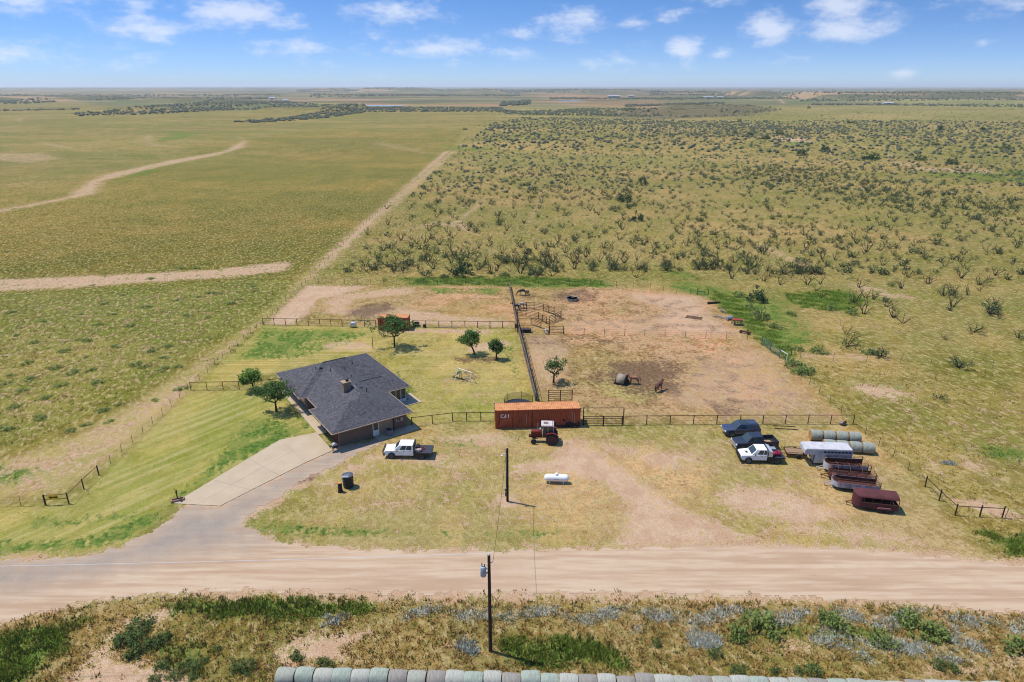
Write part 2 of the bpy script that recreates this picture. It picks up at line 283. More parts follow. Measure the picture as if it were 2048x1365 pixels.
# dirt / green / brown / straw patches: (channel, amount, feather m, outline)
PATCH = [
 ('d',.60,1.2,[(-300,590),(0,558),(200,550),(420,539),(560,524),(592,527),(575,542),(470,556),(300,566),(150,577),(0,584),(-300,620)]),
 ('d',.44,1.5,[(-200,985),(0,925),(150,872),(290,795),(400,722),(500,652),(570,592),(612,545),(700,460),(800,382),(895,303),(915,303),(830,385),(730,470),(650,545),(600,575),(527,650),(430,730),(385,785),(212,935),(120,992),(-200,1010)]),
 ('d',.72,2.5,[(905,300),(885,305),(790,390),(700,465),(625,535),(650,537),(690,503),(770,425),(850,350)]),
 ('d',.56,3,[(-100,432),(0,417),(120,396),(165,366),(195,352),(330,322),(440,305),(482,285),(474,272),(498,285),(490,298),(440,312),(330,333),(215,362),(200,388),(120,404),(0,427)]),
 ('d',.52,4,[(284,276),(305,268),(306,288),(348,296),(300,294)]), ('d',.48,4,[(70,282),(150,296),(152,303),(85,290)]),
 ('d',.42,4,[(-40,308),(90,306),(130,318),(60,328),(-40,322)]), ('d',.36,4,[(740,290),(765,283),(830,297),(900,312),(830,307)]),
 ('d',.55,6,[(30,238),(48,235),(44,247),(36,245)]),
 # pens
 ('d',.70,1,[(612,571),(740,573),(690,590),(640,600),(620,625),(590,650),(540,652),(527,648)]),
 ('d',.56,1,[(690,585),(790,575),(830,578),(810,592),(720,600),(700,615),(780,612),(900,628),(1025,640),(1028,656),(840,652),(760,640),(650,628),(640,605)]),
 ('d',.55,1,[(780,577),(830,573),(835,590),(790,592)]),
 ('d',.60,1.5,[(1250,584),(1405,592),(1425,630),(1490,672),(1340,668),(1290,640),(1330,622),(1260,600)]),
 ('d',.46,1.5,[(1120,640),(1300,630),(1340,660),(1480,678),(1260,668),(1110,662)]),
 ('d',.50,1.2,[(1036,668),(1120,668),(1150,700),(1130,760),(1075,790),(1050,720)]),
 ('d',.46,2,[(1380,720),(1500,690),(1560,720),(1640,800),(1690,843),(1450,846),(1300,800),(1340,760)]),
 ('d',.60,1,[(760,655),(1020,660),(960,672),(880,668),(760,668)]), ('d',.62,.8,[(935,690),(1000,680),(1035,686),(985,705),(930,706)]),
 ('d',.55,.8,[(640,690),(690,680),(760,690),(750,705),(650,702)]),
 # yard and tracks
 ('d',.72,1.2,[(1010,925),(1100,915),(1130,880),(1200,900),(1280,955),(1360,1010),(1440,1045),(1560,1085),(1400,1098),(1215,1098),(1240,1060),(1250,1010),(1200,965),(1100,950),(1020,950)]),
 ('d',.56,1.2,[(1040,880),(1130,870),(1330,900),(1390,900),(1440,930),(1330,950),(1200,900)]),
 ('d',.68,1.2,[(1425,985),(1470,965),(1570,978),(1650,1010),(1700,1030),(1620,1060),(1480,1030),(1430,1010)]),
 ('d',.60,1.2,[(1290,905),(1400,900),(1420,930),(1350,940),(1300,935)]), ('d',.58,1,[(1500,1060),(1600,1040),(1800,1060),(1900,1100),(1700,1092)]),
 ('d',.55,1,[(760,900),(900,905),(1000,935),(900,945),(780,930),(640,985),(620,960)]),
 ('d',.66,.6,[(990,985),(1035,990),(1045,1015),(1010,1022),(985,1008)]), ('d',.52,.8,[(1075,970),(1150,975),(1145,995),(1080,995)]),
 ('d',.55,1,[(860,870),(990,860),(1060,880),(1000,900),(900,890)]), ('d',.6,1,[(1120,870),(1250,905),(1180,905),(1100,890)]),
 ('d',.30,3,[(700,900),(860,870),(1160,860),(1690,855),(1780,930),(1930,1095),(1200,1090),(640,1085),(560,1000)]), ('d',.27,3,[(840,740),(1040,690),(1060,800),(880,830)]), ('d',.26,4,[(1620,770),(1800,760),(2300,800),(2300,1000),(1900,960),(1720,850)]), ('d',.26,4,[(-300,620),(560,560),(480,640),(330,750),(60,890),(-300,900)]), ('d',.20,8,[(700,480),(900,310),(1500,300),(2100,420),(2300,700),(1600,690),(1420,570),(640,555)]),
 # road verges
 ('d',.78,1.0,[(-300,1110),(150,1112),(300,1080),(370,1008),(680,890),(770,880),(600,980),(500,1045),(560,1085),(800,1096),(1200,1092),(1500,1082),(1750,1092),(2050,1120),(2500,1150),(2500,1262),(2048,1236),(1700,1210),(1300,1205),(800,1206),(400,1196),(230,1205),(100,1230),(-300,1310)]),
 # far side of the road
 ('d',.66,.8,[(100,1400),(180,1300),(240,1245),(330,1212),(380,1216),(330,1250),(240,1262),(240,1310),(330,1330),(420,1370),(420,1500)]),
 ('d',.60,.8,[(520,1290),(640,1255),(760,1260),(700,1300),(780,1330),(560,1340)]), ('d',.5,.8,[(880,1290),(960,1265),(960,1320)]),
 ('d',.54,.8,[(1480,1290),(1640,1270),(1680,1300),(1560,1320)]), ('d',.56,.6,[(1760,1335),(1960,1325),(2048,1290),(2100,1340),(1900,1360)]),
 # right-hand paddock
 ('d',.62,1.2,[(1690,760),(1790,775),(1850,795),(1790,805),(1700,785)]), ('d',.60,1.2,[(1600,708),(1760,712),(1740,722),(1600,716)]),
 ('d',.60,1,[(1840,900),(1880,930),(1900,960),(1850,940)]), ('d',.62,1,[(1900,890),(1960,930),(2000,960),(1930,940)]),
 ('d',.66,1,[(1880,995),(2000,1000),(2060,1040),(1990,1035),(1910,1015)]), ('d',.55,1.5,[(1990,905),(2100,925),(2100,945),(2010,920)]),
 # pasture tracks and bare spots
 ('d',.48,1.5,[(960,475),(900,455),(860,450),(905,440),(960,400),(985,385),(960,420),(930,440)]), ('d',.46,1.5,[(1050,445),(1065,415),(1090,360),(1095,380),(1078,420),(1068,448)]),
 ('d',.44,1.5,[(765,470),(840,450),(900,432),(915,415),(940,405),(900,440),(850,458)]), ('d',.34,2,[(1170,410),(1210,420),(1200,470),(1180,460)]),
 ('d',.46,3,[(1780,300),(1790,322),(1850,335),(1990,340),(2010,350),(1850,345),(1775,325),(1765,296)]), ('d',.62,8,[(1540,277),(1620,276),(1630,286),(1560,287)]),
 ('d',.30,3,[(1230,235),(1380,250),(1500,255),(1300,262)]), ('d',.52,2,[(1700,560),(1850,600),(1780,602),(1690,575)]), ('d',.5,2,[(1480,460),(1560,500),(1640,530),(1600,535),(1520,500)]),
 ('d',.80,10,[(1557,199),(1566,208),(1572,208),(1563,199)]), ('d',.75,15,[(1100,204),(1150,202),(1180,204),(1130,205)]),
 # greens
 ('g',.70,2,[(-300,930),(60,925),(95,940),(80,960),(0,975),(-300,990)]), ('g',.60,1,[(470,850),(540,820),(600,850),(622,862),(470,930),(350,1003),(340,998),(440,900)]),
 ('g',.62,.8,[(-200,1090),(90,1075),(200,1060),(330,1015),(350,1010),(270,1080),(130,1115),(-200,1118)]), ('g',.50,.8,[(60,1030),(250,1020),(300,1030),(180,1060),(50,1065)]),
 ('g',.72,.6,[(560,775),(580,790),(628,855),(610,862),(560,800)]), ('g',.62,.8,[(545,1042),(640,1048),(900,1060),(1100,1062),(1200,1070),(1000,1078),(700,1078),(545,1072),(520,1062)]),
 ('g',.56,1,[(850,880),(1060,862),(1065,885),(960,900),(860,892)]), ('g',.56,1,[(527,655),(760,660),(700,690),(600,720),(470,725)]), ('g',.66,1,[(795,735),(830,780),(835,830),(822,820),(790,745)]),
 ('g',.52,1,[(985,690),(1040,690),(1055,770),(1020,760)]), ('g',.6,1,[(840,573),(1010,575),(990,592),(870,590)]),
 ('g',.85,2.5,[(800,556),(1016,552),(1200,560),(1230,574),(1200,577),(1016,573),(830,571)]), ('g',.50,3,[(1260,556),(1430,562),(1560,590),(1650,650),(1620,715),(1600,722),(1420,598)]), ('g',.62,1.5,[(1260,560),(1420,575),(1480,600),(1580,690),(1600,720),(1570,720),(1500,665),(1425,605),(1380,588)]),
 ('g',.72,3,[(1560,590),(1680,580),(1730,600),(1690,625),(1600,615)]), ('g',.60,3,[(1330,540),(1400,545),(1400,562),(1330,556)]), ('g',.6,2,[(1500,640),(1640,660),(1640,690),(1560,700)]),
 ('g',.5,5,[(860,290),(1010,295),(1000,302),(880,302)]), ('g',.66,5,[(1560,283),(1630,284),(1610,292),(1565,290)]), ('g',.55,6,[(1800,340),(2100,340),(2100,372),(1900,360)]),
 ('g',.62,2,[(1910,890),(2100,900),(2100,930),(1980,925)]), ('g',.72,1.5,[(1950,1065),(2100,1060),(2200,1120),(2020,1118),(1965,1090)]), ('g',.5,2,[(1620,755),(1850,770),(1800,790),(1660,775)]),
 ('g',.70,.8,[(330,1205),(520,1195),(720,1198),(760,1222),(600,1240),(420,1235),(330,1225)]), ('g',.66,1,[(-200,1310),(60,1250),(160,1235),(150,1290),(60,1370),(-200,1500)]),
 ('g',.70,.8,[(1000,1280),(1180,1270),(1260,1310),(1250,1340),(1000,1330)]), ('g',.45,.8,[(1400,1240),(1800,1240),(1800,1290),(1450,1290)]), ('g',.5,.8,[(230,1270),(420,1280),(420,1365),(330,1360)]),
 ('g',.55,3,[(205,360),(270,345),(330,335),(260,365)]), ('g',.5,3,[(340,265),(420,268),(330,290),(306,285)]),
 # manure-dark and worn ground
 ('b',.70,1.5,[(700,612),(780,606),(800,620),(750,636),(690,634)]), ('b',.86,3,[(1190,755),(1230,720),(1330,715),(1370,745),(1360,780),(1290,800),(1230,780)]),
 ('b',.62,1.5,[(1100,580),(1190,578),(1200,600),(1160,610),(1100,602)]), ('b',.50,1.5,[(1020,585),(1080,590),(1090,602),(1040,606)]), ('b',.45,1.5,[(975,585),(1016,582),(1018,600),(985,596)]),
 ('b',.24,3,[(1040,668),(1500,684),(1690,845),(1160,848),(1075,800)]),('b',.28,3,[(1030,580),(1410,596),(1490,676),(1120,664),(1040,640)]),('b',.44,2,[(1040,668),(1250,670),(1300,690),(1150,700),(1050,700)]), ('b',.5,.5,[(585,955),(645,945),(640,962),(590,968)]), ('b',.55,.5,[(1380,912),(1400,915),(1405,924),(1390,922)]), ('b',.55,.5,[(1350,960),(1375,965),(1370,974)]),
 ('b',.48,1.5,[(1400,800),(1480,790),(1520,830),(1420,835)]), ('b',.45,1,[(905,745),(960,735),(970,765),(910,770)]),
 ('b',.55,.8,[(905,715),(1000,712),(1000,726),(910,728)]),
 ('s',.75,1.2,[(1190,770),(1230,745),(1290,770),(1340,790),(1290,815),(1200,795)]), ('s',.5,1.5,[(780,755),(860,740),(900,800),(840,840),(800,790)]), ('s',.45,1,[(560,690),(700,700),(560,740)]),
 # mown lawns
 ('m',1.0,2,[(527,652),(760,656),(740,705),(556,744),(384,782),(430,730)]), ('m',.5,2,[(760,700),(1028,657),(1068,803),(990,842),(830,846)]),
 ('n',1.0,2,[(384,784),(560,776),(640,860),(350,1008),(260,1085),(130,1118),(-300,1122),(-300,1015),(90,1012),(140,1008),(200,950)]), ('m',.6,2,[(520,1040),(1220,1050),(1200,1098),(700,1095)]),
]
_BW = [(c, f, W(p)) for c, f, p in BASE]
_PW = [(ch, v, f, W(p)) for ch, v, f, p in PATCH]
def sstep(a, b, x):
    t = np.clip((x-a)/(b-a), 0, 1); return t*t*(3-2*t)
def layout(X, Y):
    """base colour and patch channels at ground points"""
    base = np.empty(X.shape+(3,)); base[:] = PAST
    far = sstep(500, 1300, Y)[..., None]; base = base*(1-far)+np.array(S(160,150,98))*far
    ch = {k: np.zeros(X.shape) for k in 'dgbsmn'}
    for c, f, poly in _BW:
        lo, hi = poly.min(0)-f*3, poly.max(0)+f*3
        q = np.nonzero((X > lo[0]) & (X < hi[0]) & (Y > lo[1]) & (Y < hi[1]))
        if len(q[0]) == 0: continue
        a = sstep(-f, f, polydist(X[q], Y[q], poly))[..., None]
        base[q] = base[q]*(1-a)+np.array(c)*a
    for k, v, f, poly in _PW:
        f2 = f*2.2
        lo, hi = poly.min(0)-f2, poly.max(0)+f2
        q = np.nonzero((X > lo[0]) & (X < hi[0]) & (Y > lo[1]) & (Y < hi[1]))
        if len(q[0]) == 0: continue
        a = v*sstep(-f2, f2, polydist(X[q], Y[q], poly))
        ch[k][q] = np.maximum(ch[k][q], a)
    return base, ch

# distant relief: wooded mesas and breaks (outline x0,x1, base y, rise in metres)
RIDGES = [(600,665,183,26,500),(690,860,184,30,600),(880,1010,186,22,600),(1050,1330,186,16,800),(1300,1500,190,14,500),(1495,1575,192,24,250),
          (1640,2000,199,22,300),(1800,2300,199,24,350),(1230,1500,229,9,60),(1330,1560,221,9,90),(480,700,227,8,80),(300,480,218,7,150),(140,260,225,5,120),
          (620,720,220,8,80),(0,110,204,8,250),(-600,0,203,10,300),(190,420,206,8,250),(1960,2600,190,22,700),(-500,120,180,16,1500),(180,520,179,18,1800)]
def relief(X, Y):
    z = np.zeros(X.shape)
    for x0, x1, yb, hgt, dep in RIDGES:
        a = at(x0, yb); b = at(x1, yb)
        cx, cy, hw = (a[0]+b[0])/2, a[1], abs(b[0]-a[0])/2
        u = (X-cx)/hw; v = (Y-cy-dep)/dep
        z = np.maximum(z, 0.85*hgt*sstep(1.0, .72, np.abs(u))*sstep(1.0, .35, np.abs(v)))
    k = sstep(330, 900, Y)
    z = z + k*1.2*(np.sin(X*.011+1.3)*np.cos(Y*.006)+np.sin(X*.004+Y*.003))
    return z

def build_ground():
    ys = list(np.arange(-120, 30, 5.0))+list(np.arange(30, 190, .6))
    y = 190.0
    while y < 46000: ys.append(y); y += .6+.0125*(y-190)
    ys = np.array(ys)
    t = np.concatenate([-np.geomspace(9, 1.03, 26), np.linspace(-1, 1, 500), np.geomspace(1.03, 9, 26)])
    wid = np.maximum(112.0, ys*1.0)
    X = wid[:, None]*t[None, :]; Y = np.repeat(ys[:, None], len(t), 1)
    Z = relief(X, Y)
    base, ch = layout(X, Y)
    # gentle broad colour drift of the real vegetation
    drift = .5+.25*np.sin(X*.021+np.sin(Y*.013)*2)+.25*np.sin(Y*.017-X*.009)
    base = base*(.93+.14*drift[..., None])
    zr = relief(X, Y)
    wood = sstep(3, 9, zr)[..., None]*.7; base = base*(1-wood)+np.array(S(104,104,84))*wood
    nr, nc = X.shape
    co = np.stack([X, Y, Z], -1).reshape(-1, 3)
    i = np.arange(nr-1)[:, None]*nc+np.arange(nc-1)[None, :]
    F = np.stack([i, i+1, i+nc+1, i+nc], -1).reshape(-1, 4)
    me = bpy.data.meshes.new('ground')
    me.vertices.add(len(co)); me.vertices.foreach_set('co', co.ravel().astype(np.float32))
    me.loops.add(F.size); me.loops.foreach_set('vertex_index', F.ravel().astype(np.int32))
    me.polygons.add(len(F)); me.polygons.foreach_set('loop_start', np.arange(0, F.size, 4, dtype=np.int32))
    me.polygons.foreach_set('use_smooth', np.ones(len(F), bool))
    me.update(calc_edges=True)
    def fattr(nm, a):
        at_ = me.attributes.new(nm, 'FLOAT', 'POINT'); at_.data.foreach_set('value', a.ravel().astype(np.float32))
    ca = me.attributes.new('base', 'FLOAT_COLOR', 'POINT')
    ca.data.foreach_set('color', np.concatenate([base.reshape(-1,3), np.ones((len(co),1))], 1).ravel().astype(np.float32))
    for k, nm in dict(d='dirt', g='green', b='brown', s='straw', m='mow', n='mow2').items(): fattr(nm, ch[k])
    me.materials.append(ground_material())
    return tag(link('ground', me), kind='structure')

def ground_material():
    m = bpy.data.materials.new('ground'); m.use_nodes = True; nt = m.node_tree; N = nt.nodes; L = nt.links
    p = N['Principled BSDF']; p.inputs['Roughness'].default_value = 1.0; p.inputs['Specular IOR Level'].default_value = 0.05
    pos = N.new('ShaderNodeNewGeometry').outputs['Position']
    def noi(sc, det=3, stretch=None, rot=0.0, rough=.55):
        v = pos
        if stretch or rot:
            mp = N.new('ShaderNodeMapping'); mp.vector_type = 'POINT'; mp.inputs['Rotation'].default_value = (0,0,rot)
            L.new(v, mp.inputs[0]); v = mp.outputs[0]
            m2 = N.new('ShaderNodeMapping'); m2.inputs['Scale'].default_value = stretch or (1,1,1); L.new(v, m2.inputs[0]); v = m2.outputs[0]
        n = N.new('ShaderNodeTexNoise'); n.inputs['Scale'].default_value = sc; n.inputs['Detail'].default_value = det; n.inputs['Roughness'].default_value = rough
        L.new(v, n.inputs['Vector']); return n.outputs['Fac']
    def A(nm, out='Fac'):
        a = N.new('ShaderNodeAttribute'); a.attribute_name = nm; return a.outputs[out]
    def mth(op, a, b, c=None):
        n = N.new('ShaderNodeMath'); n.operation = op
        for i, v in enumerate((a, b, c)):
            if v is None: continue
            if isinstance(v, (int, float)): n.inputs[i].default_value = v
            else: L.new(v, n.inputs[i])
        return n.outputs[0]
    def rng(v, a, b, lo=0.0, hi=1.0, smooth=True):
        n = N.new('ShaderNodeMapRange'); n.interpolation_type = 'SMOOTHSTEP' if smooth else 'LINEAR'
        L.new(v, n.inputs[0])
        for i, q in enumerate((a, b, lo, hi)): n.inputs[i+1].default_value = q
        return n.outputs[0]
    def mix(f, a, b, mode='MIX'):
        n = N.new('ShaderNodeMix'); n.data_type = 'RGBA'; n.blend_type = mode
        if isinstance(f, (int, float)): n.inputs[0].default_value = f
        else: L.new(f, n.inputs[0])
        for i, q in ((6,a),(7,b)):
            if isinstance(q, tuple): n.inputs[i].default_value = (*q[:3], 1)
            else: L.new(q, n.inputs[i])
        return n.outputs[2]
    def val(f):   # grey multiplier colour
        c = N.new('ShaderNodeCombineColor')
        for i in range(3): L.new(f, c.inputs[i])
        return c.outputs[0]
    nG = noi(.012, 4, (.5,1,1), .15); nA = noi(.05, 4); nB = noi(.33, 4); nC = noi(1.7, 4, rough=.65); nD = noi(7, 3, rough=.7); nE = noi(.11, 5, (1, .45, 1), .3); nF = noi(.9, 4, (1.6,.7,1), -.4)
    col = A('base', 'Color')
    col = mix(rng(nG, .42, .60), mix(1.0, col, (.76,.86,.64), 'MULTIPLY'), mix(1.0, col, (1.12,1.04,1.02), 'MULTIPLY'))
    sy = N.new('ShaderNodeSeparateXYZ'); L.new(pos, sy.inputs[0]); fy = rng(sy.outputs[1], 1300, 2600)
    nH = noi(.0016, 5, (.35,1,1)); nI = noi(.005, 4, (.4,1,1))
    col = mix(mth('MULTIPLY', fy, rng(nH, .48, .54)), col, S(84,94,76)); col = mix(mth('MULTIPLY', fy, rng(nI, .55, .60)), col, S(190,156,132)); col = mix(mth('MULTIPLY', fy, rng(nI, .45, .40)), col, S(82,92,70))
    # living patchwork: dry / greener clumps at three sizes
    col = mix(mth('MULTIPLY', rng(nE, .46, .58), .75), col, mix(1.0, col, (1.30, 1.14, 1.20), 'MULTIPLY'))
    col = mix(mth('MULTIPLY', rng(nA, .47, .58), .80), col, mix(1.0, col, (.74, .85, .56), 'MULTIPLY'))
    calm = mth('SUBTRACT', 1.0, mth('MULTIPLY', mth('MAXIMUM', A('mow'), A('mow2')), .65))
    col = mix(mth('MULTIPLY', calm, mth('MULTIPLY', rng(nB, .47, .58), .85)), col, mix(1.0, col, (.73, .71, .53), 'MULTIPLY'))
    col = mix(mth('MULTIPLY', calm, mth('MULTIPLY', rng(nF, .50, .61), .70)), col, S(200,176,126))
    clump = rng(nC, .48, .60)
    col = mix(mth('MULTIPLY', calm, mth('MULTIPLY', clump, .75)), col, mix(1.0, col, (.62, .64, .48), 'MULTIPLY'))
    # mowing streaks
    st = noi(1.0, 4, (.035, 1.1, 1), 0.0); st2 = noi(1.0, 4, (.06, 1.0, 1), -R(52))
    for a_, s_ in (('mow', st), ('mow2', st2)):
        f = mth('MULTIPLY', A(a_), rng(s_, .42, .60))
        col = mix(mth('MULTIPLY', f, .8), col, mix(1.0, col, (.74, .84, .60), 'MULTIPLY'))
        f = mth('MULTIPLY', A(a_), rng(s_, .48, .34))
        col = mix(mth('MULTIPLY', f, .3), col, S(206,188,136))
    jit = mth('ADD', mth('MULTIPLY', mth('SUBTRACT', nB, .5), 1.2), mth('ADD', mth('MULTIPLY', mth('SUBTRACT', nC, .5), 1.3), mth('MULTIPLY', mth('SUBTRACT', nD, .5), .9)))
    jit2 = mth('ADD', mth('MULTIPLY', mth('SUBTRACT', nA, .5), .9), mth('ADD', mth('MULTIPLY', mth('SUBTRACT', nF, .5), 1.0), mth('MULTIPLY', mth('SUBTRACT', nC, .5), .5)))
    def chan(nm, j, a=.33, b=.62): return rng(mth('ADD', A(nm), j), a, b)
    green = mix(rng(nC, .4, .62), S(112,136,58), S(80,108,44)); green = mix(rng(nB, .45, .6), green, S(140,146,72))
    straw = mix(rng(nC, .4, .6), S(196,176,110), S(168,148,88))
    dirt = mix(rng(nB, .42, .6), S(216,182,150), S(203,166,132)); dirt = mix(mth('MULTIPLY', rng(nD, .55, .7), .5), dirt, S(172,140,106))
    dirt = mix(mth('MULTIPLY', rng(nF, .5, .66), .35), dirt, S(222,194,166))
    brown = mix(rng(nC, .42, .6), S(128,100,78), S(104,82,66))
    col = mix(chan('straw', jit2), col, straw)
    gate = lambda nm, f: mth('MULTIPLY', f, rng(A(nm), .02, .22))
    col = mix(gate('green', chan('green', jit2)), col, green)
    col = mix(gate('dirt', chan('dirt', jit)), col, dirt)
    col = mix(mth('MULTIPLY', gate('brown', chan('brown', jit, .22, .70)), .85), col, brown)
    # fine grain
    grain = rng(nD, .28, .72, .68, 1.32, False); col = mix(1.0, col, val(grain), 'MULTIPLY')
    L.new(col, p.inputs['Base Color'])
    b = N.new('ShaderNodeBump'); b.inputs['Strength'].default_value = .7; b.inputs['Distance'].default_value = .3
    h = mth('ADD', mth('MULTIPLY', nC, 1.0), mth('MULTIPLY', nD, .35)); L.new(h, b.inputs['Height']); L.new(b.outputs[0], p.inputs['Normal'])
    return m
GROUND = build_ground()

# ------------------------------------------------------------------ road, drive, paths
def road_sheet():
    road = W([(-700,1108),(-300,1116),(0,1120),(140,1116),(235,1096),(300,1062),(372,1012),(438,1013),(520,972),(600,934),(668,898),(700,890),(762,876),(768,884),(705,915),(632,950),(560,992),(505,1030),(492,1048),(520,1072),(580,1086),(700,1096),(820,1101),(1000,1101),(1200,1097),(1400,1090),(1550,1090),(1750,1100),(1950,1120),(2048,1130),(2500,1165),(2900,1200),(2900,1330),(2500,1268),(2048,1230),(1850,1212),(1700,1203),(1500,1194),(1300,1188),(1000,1190),(700,1188),(500,1184),(360,1188),(240,1198),(160,1210),(80,1228),(0,1254),(-300,1400),(-700,1700)])
    grey = W([(-300,1125),(100,1118),(235,1096),(300,1062),(372,1012),(438,1013),(600,934),(668,898),(762,876),(768,884),(632,950),(560,992),(492,1050),(540,1085),(380,1110),(150,1160),(-300,1250)])
    st = .25
    xs = np.arange(-110, 110, st); ys = np.arange(30, 90, st)
    X, Y = np.meshgrid(xs, ys)
    wob = .35*np.sin(X*1.3+np.sin(Y*2.1))+.25*np.sin(X*3.1+Y*1.7)+.18*np.sin(X*7.3-Y*5.1)+RNG.normal(0, .10, X.shape)
    inside = polydist(X, Y, road)+wob*.7 > 0
    g = .95*sstep(-3.0, 4.5, polydist(X, Y, grey)+wob)
    edge = sstep(0, 1.6, polydist(X, Y, road))
    nr, nc = X.shape
    idx = np.arange(nr*nc).reshape(nr, nc)
    cell = inside[:-1,:-1] & inside[1:,:-1] & inside[:-1,1:] & inside[1:,1:]
    i = idx[:-1,:-1][cell]
    F = np.stack([i, i+1, i+nc+1, i+nc], -1)
    used = np.unique(F); rem = -np.ones(nr*nc, int); rem[used] = np.arange(len(used))
    co = np.stack([X.ravel()[used], Y.ravel()[used], np.full(len(used), .02)], -1)
    me = bpy.data.meshes.new('road'); me.from_pydata(co.tolist(), [], rem[F].tolist())
    for nm, a in (('grey', g.ravel()[used]), ('edge', edge.ravel()[used])):
        at_ = me.attributes.new(nm, 'FLOAT', 'POINT'); at_.data.foreach_set('value', a.astype(np.float32))
    m = bpy.data.materials.new('dirt_road'); m.use_nodes = True; nt = m.node_tree; N = nt.nodes; L = nt.links
    p = N['Principled BSDF']; p.inputs['Roughness'].default_value = 1; p.inputs['Specular IOR Level'].default_value = .05
    pos = N.new('ShaderNodeNewGeometry').outputs['Position']
    def noi(sc, st=None, det=4):
        v = pos
        if st:
            mp = N.new('ShaderNodeMapping'); mp.inputs['Scale'].default_value = st; L.new(v, mp.inputs[0]); v = mp.outputs[0]
        n = N.new('ShaderNodeTexNoise'); n.inputs['Scale'].default_value = sc; n.inputs['Detail'].default_value = det; L.new(v, n.inputs['Vector']); return n.outputs['Fac']
    def mix(f, a, b):
        n = N.new('ShaderNodeMix'); n.data_type = 'RGBA'
        if isinstance(f, (int,float)): n.inputs[0].default_value = f
        else: L.new(f, n.inputs[0])
        for i, q in ((6,a),(7,b)):
            if isinstance(q, tuple): n.inputs[i].default_value = (*q,1)
            else: L.new(q, n.inputs[i])
        return n.outputs[2]
    def rng(v, a, b, lo=0, hi=1):
        n = N.new('ShaderNodeMapRange'); n.interpolation_type = 'SMOOTHSTEP'; L.new(v, n.inputs[0])
        for k, q in enumerate((a,b,lo,hi)): n.inputs[k+1].default_value = q
        return n.outputs[0]
    s1 = noi(1, (.05,1.0,1)); s2 = noi(1, (.22,2.0,1)); f1 = noi(9); f2 = noi(28); b1 = noi(.4)
    tan = mix(rng(s1,.40,.62), S(214,186,156), S(196,164,134)); tan = mix(rng(s2,.50,.66,0,.4), tan, S(224,202,176)); tan = mix(rng(s2,.46,.34,0,.3), tan, S(178,148,120)); tan = mix(rng(b1,.5,.68,0,.5), tan, S(204,172,144))
    gr = mix(rng(f1,.38,.62), S(178,165,150), S(152,141,131)); gr = mix(rng(s1,.45,.65,0,.6), gr, S(186,168,150)); gr = mix(rng(b1,.44,.6,0,.55), gr, S(156,145,135))
    a = N.new('ShaderNodeAttribute'); a.attribute_name = 'grey'
    col = mix(a.outputs['Fac'], tan, gr); col = mix(rng(f2,.58,.75,0,.45), col, S(140,120,104))
    L.new(col, p.inputs['Base Color'])
    bp = N.new('ShaderNodeBump'); bp.inputs['Strength'].default_value = .35; bp.inputs['Distance'].default_value = .06; L.new(f1, bp.inputs['Height']); L.new(bp.outputs[0], p.inputs['Normal'])
    me.materials.append(m)
    return tag(link('road', me), kind='structure')
road_sheet()

CONC = mat('concrete', S(208,187,158), S(200,178,149), scale=.5, rough=.95, bump=.15, bscale=20)
def slab_mesh(pts, z0, z1, inset=.012):
    c = np.mean(pts, 0); q = [(p[0]+(c[0]-p[0])*inset/max(.3,math.hypot(*(c-np.array(p)))) , p[1]+(c[1]-p[1])*inset/max(.3,math.hypot(*(c-np.array(p))))) for p in pts]
    m = MB(); m.prism(q, z0, z1, axis='z'); return m
def driveway():
    root = tag(link('driveway', None), kind='structure')
    L_ = W([(347,1008),(470,934),(556,882),(618,861),(640,855)]); R_ = W([(440,1013),(532,966),(604,930),(650,906),(672,892)])
    L_[-1] = hw(-.05, 6.6); R_[-1] = hw(-.05, .35)
    def sub(poly, n):
        d = np.r_[0, np.cumsum(np.hypot(*np.diff(poly, axis=0).T))]; t = np.linspace(0, d[-1], n+1)
        return np.stack([np.interp(t, d, poly[:,0]), np.interp(t, d, poly[:,1])], -1)
    A_, B_ = sub(L_, 4), sub(R_, 4)
    for k in range(4):
        m0, m1 = (A_[k]*.5+B_[k]*.5), (A_[k+1]*.5+B_[k+1]*.5)
        for q in ([A_[k], m0, m1, A_[k+1]], [m0, B_[k], B_[k+1], m1]):
            dz = random.uniform(0, .012)
            slab_mesh(np.array(q), -.05, .06+dz, .014).build('slab', CONC, root)
    return root
# house frame of reference: u along the garage front, v along the entrance side
HT = R(34.5); HO = (-23.92, 80.58)
def hw(u, v): return (HO[0]+u*math.cos(HT)-v*math.sin(HT), HO[1]+u*math.sin(HT)+v*math.cos(HT))
driveway()
fp = tag(link('footpath', None), kind='structure')
for k in range(9):
    v0 = -.3+k*3.0; v1 = v0+3.0
    if k < 2: continue
    slab_mesh(np.array([hw(-.05,v0),hw(1.25,v0),hw(1.25,v1),hw(-.05,v1)]), -.05, .075+.006*(k%3), .012).build('slab', CONC, fp)
pt = tag(link('patio', None), kind='structure')
for (u0,u1,v0,v1) in ((6.2,8.3,-.75,.95),(8.3,10.4,-.75,.95),(10.4,12.4,-.75,.95),(11.4,13.4,7.0,8.8),(13.4,15.5,7.0,8.8),(15.5,16.9,7.0,11.0)):
    slab_mesh(np.array([hw(u0,v0),hw(u1,v0),hw(u1,v1),hw(u0,v1)]), -.05, .09, .012).build('slab', CONC, pt)
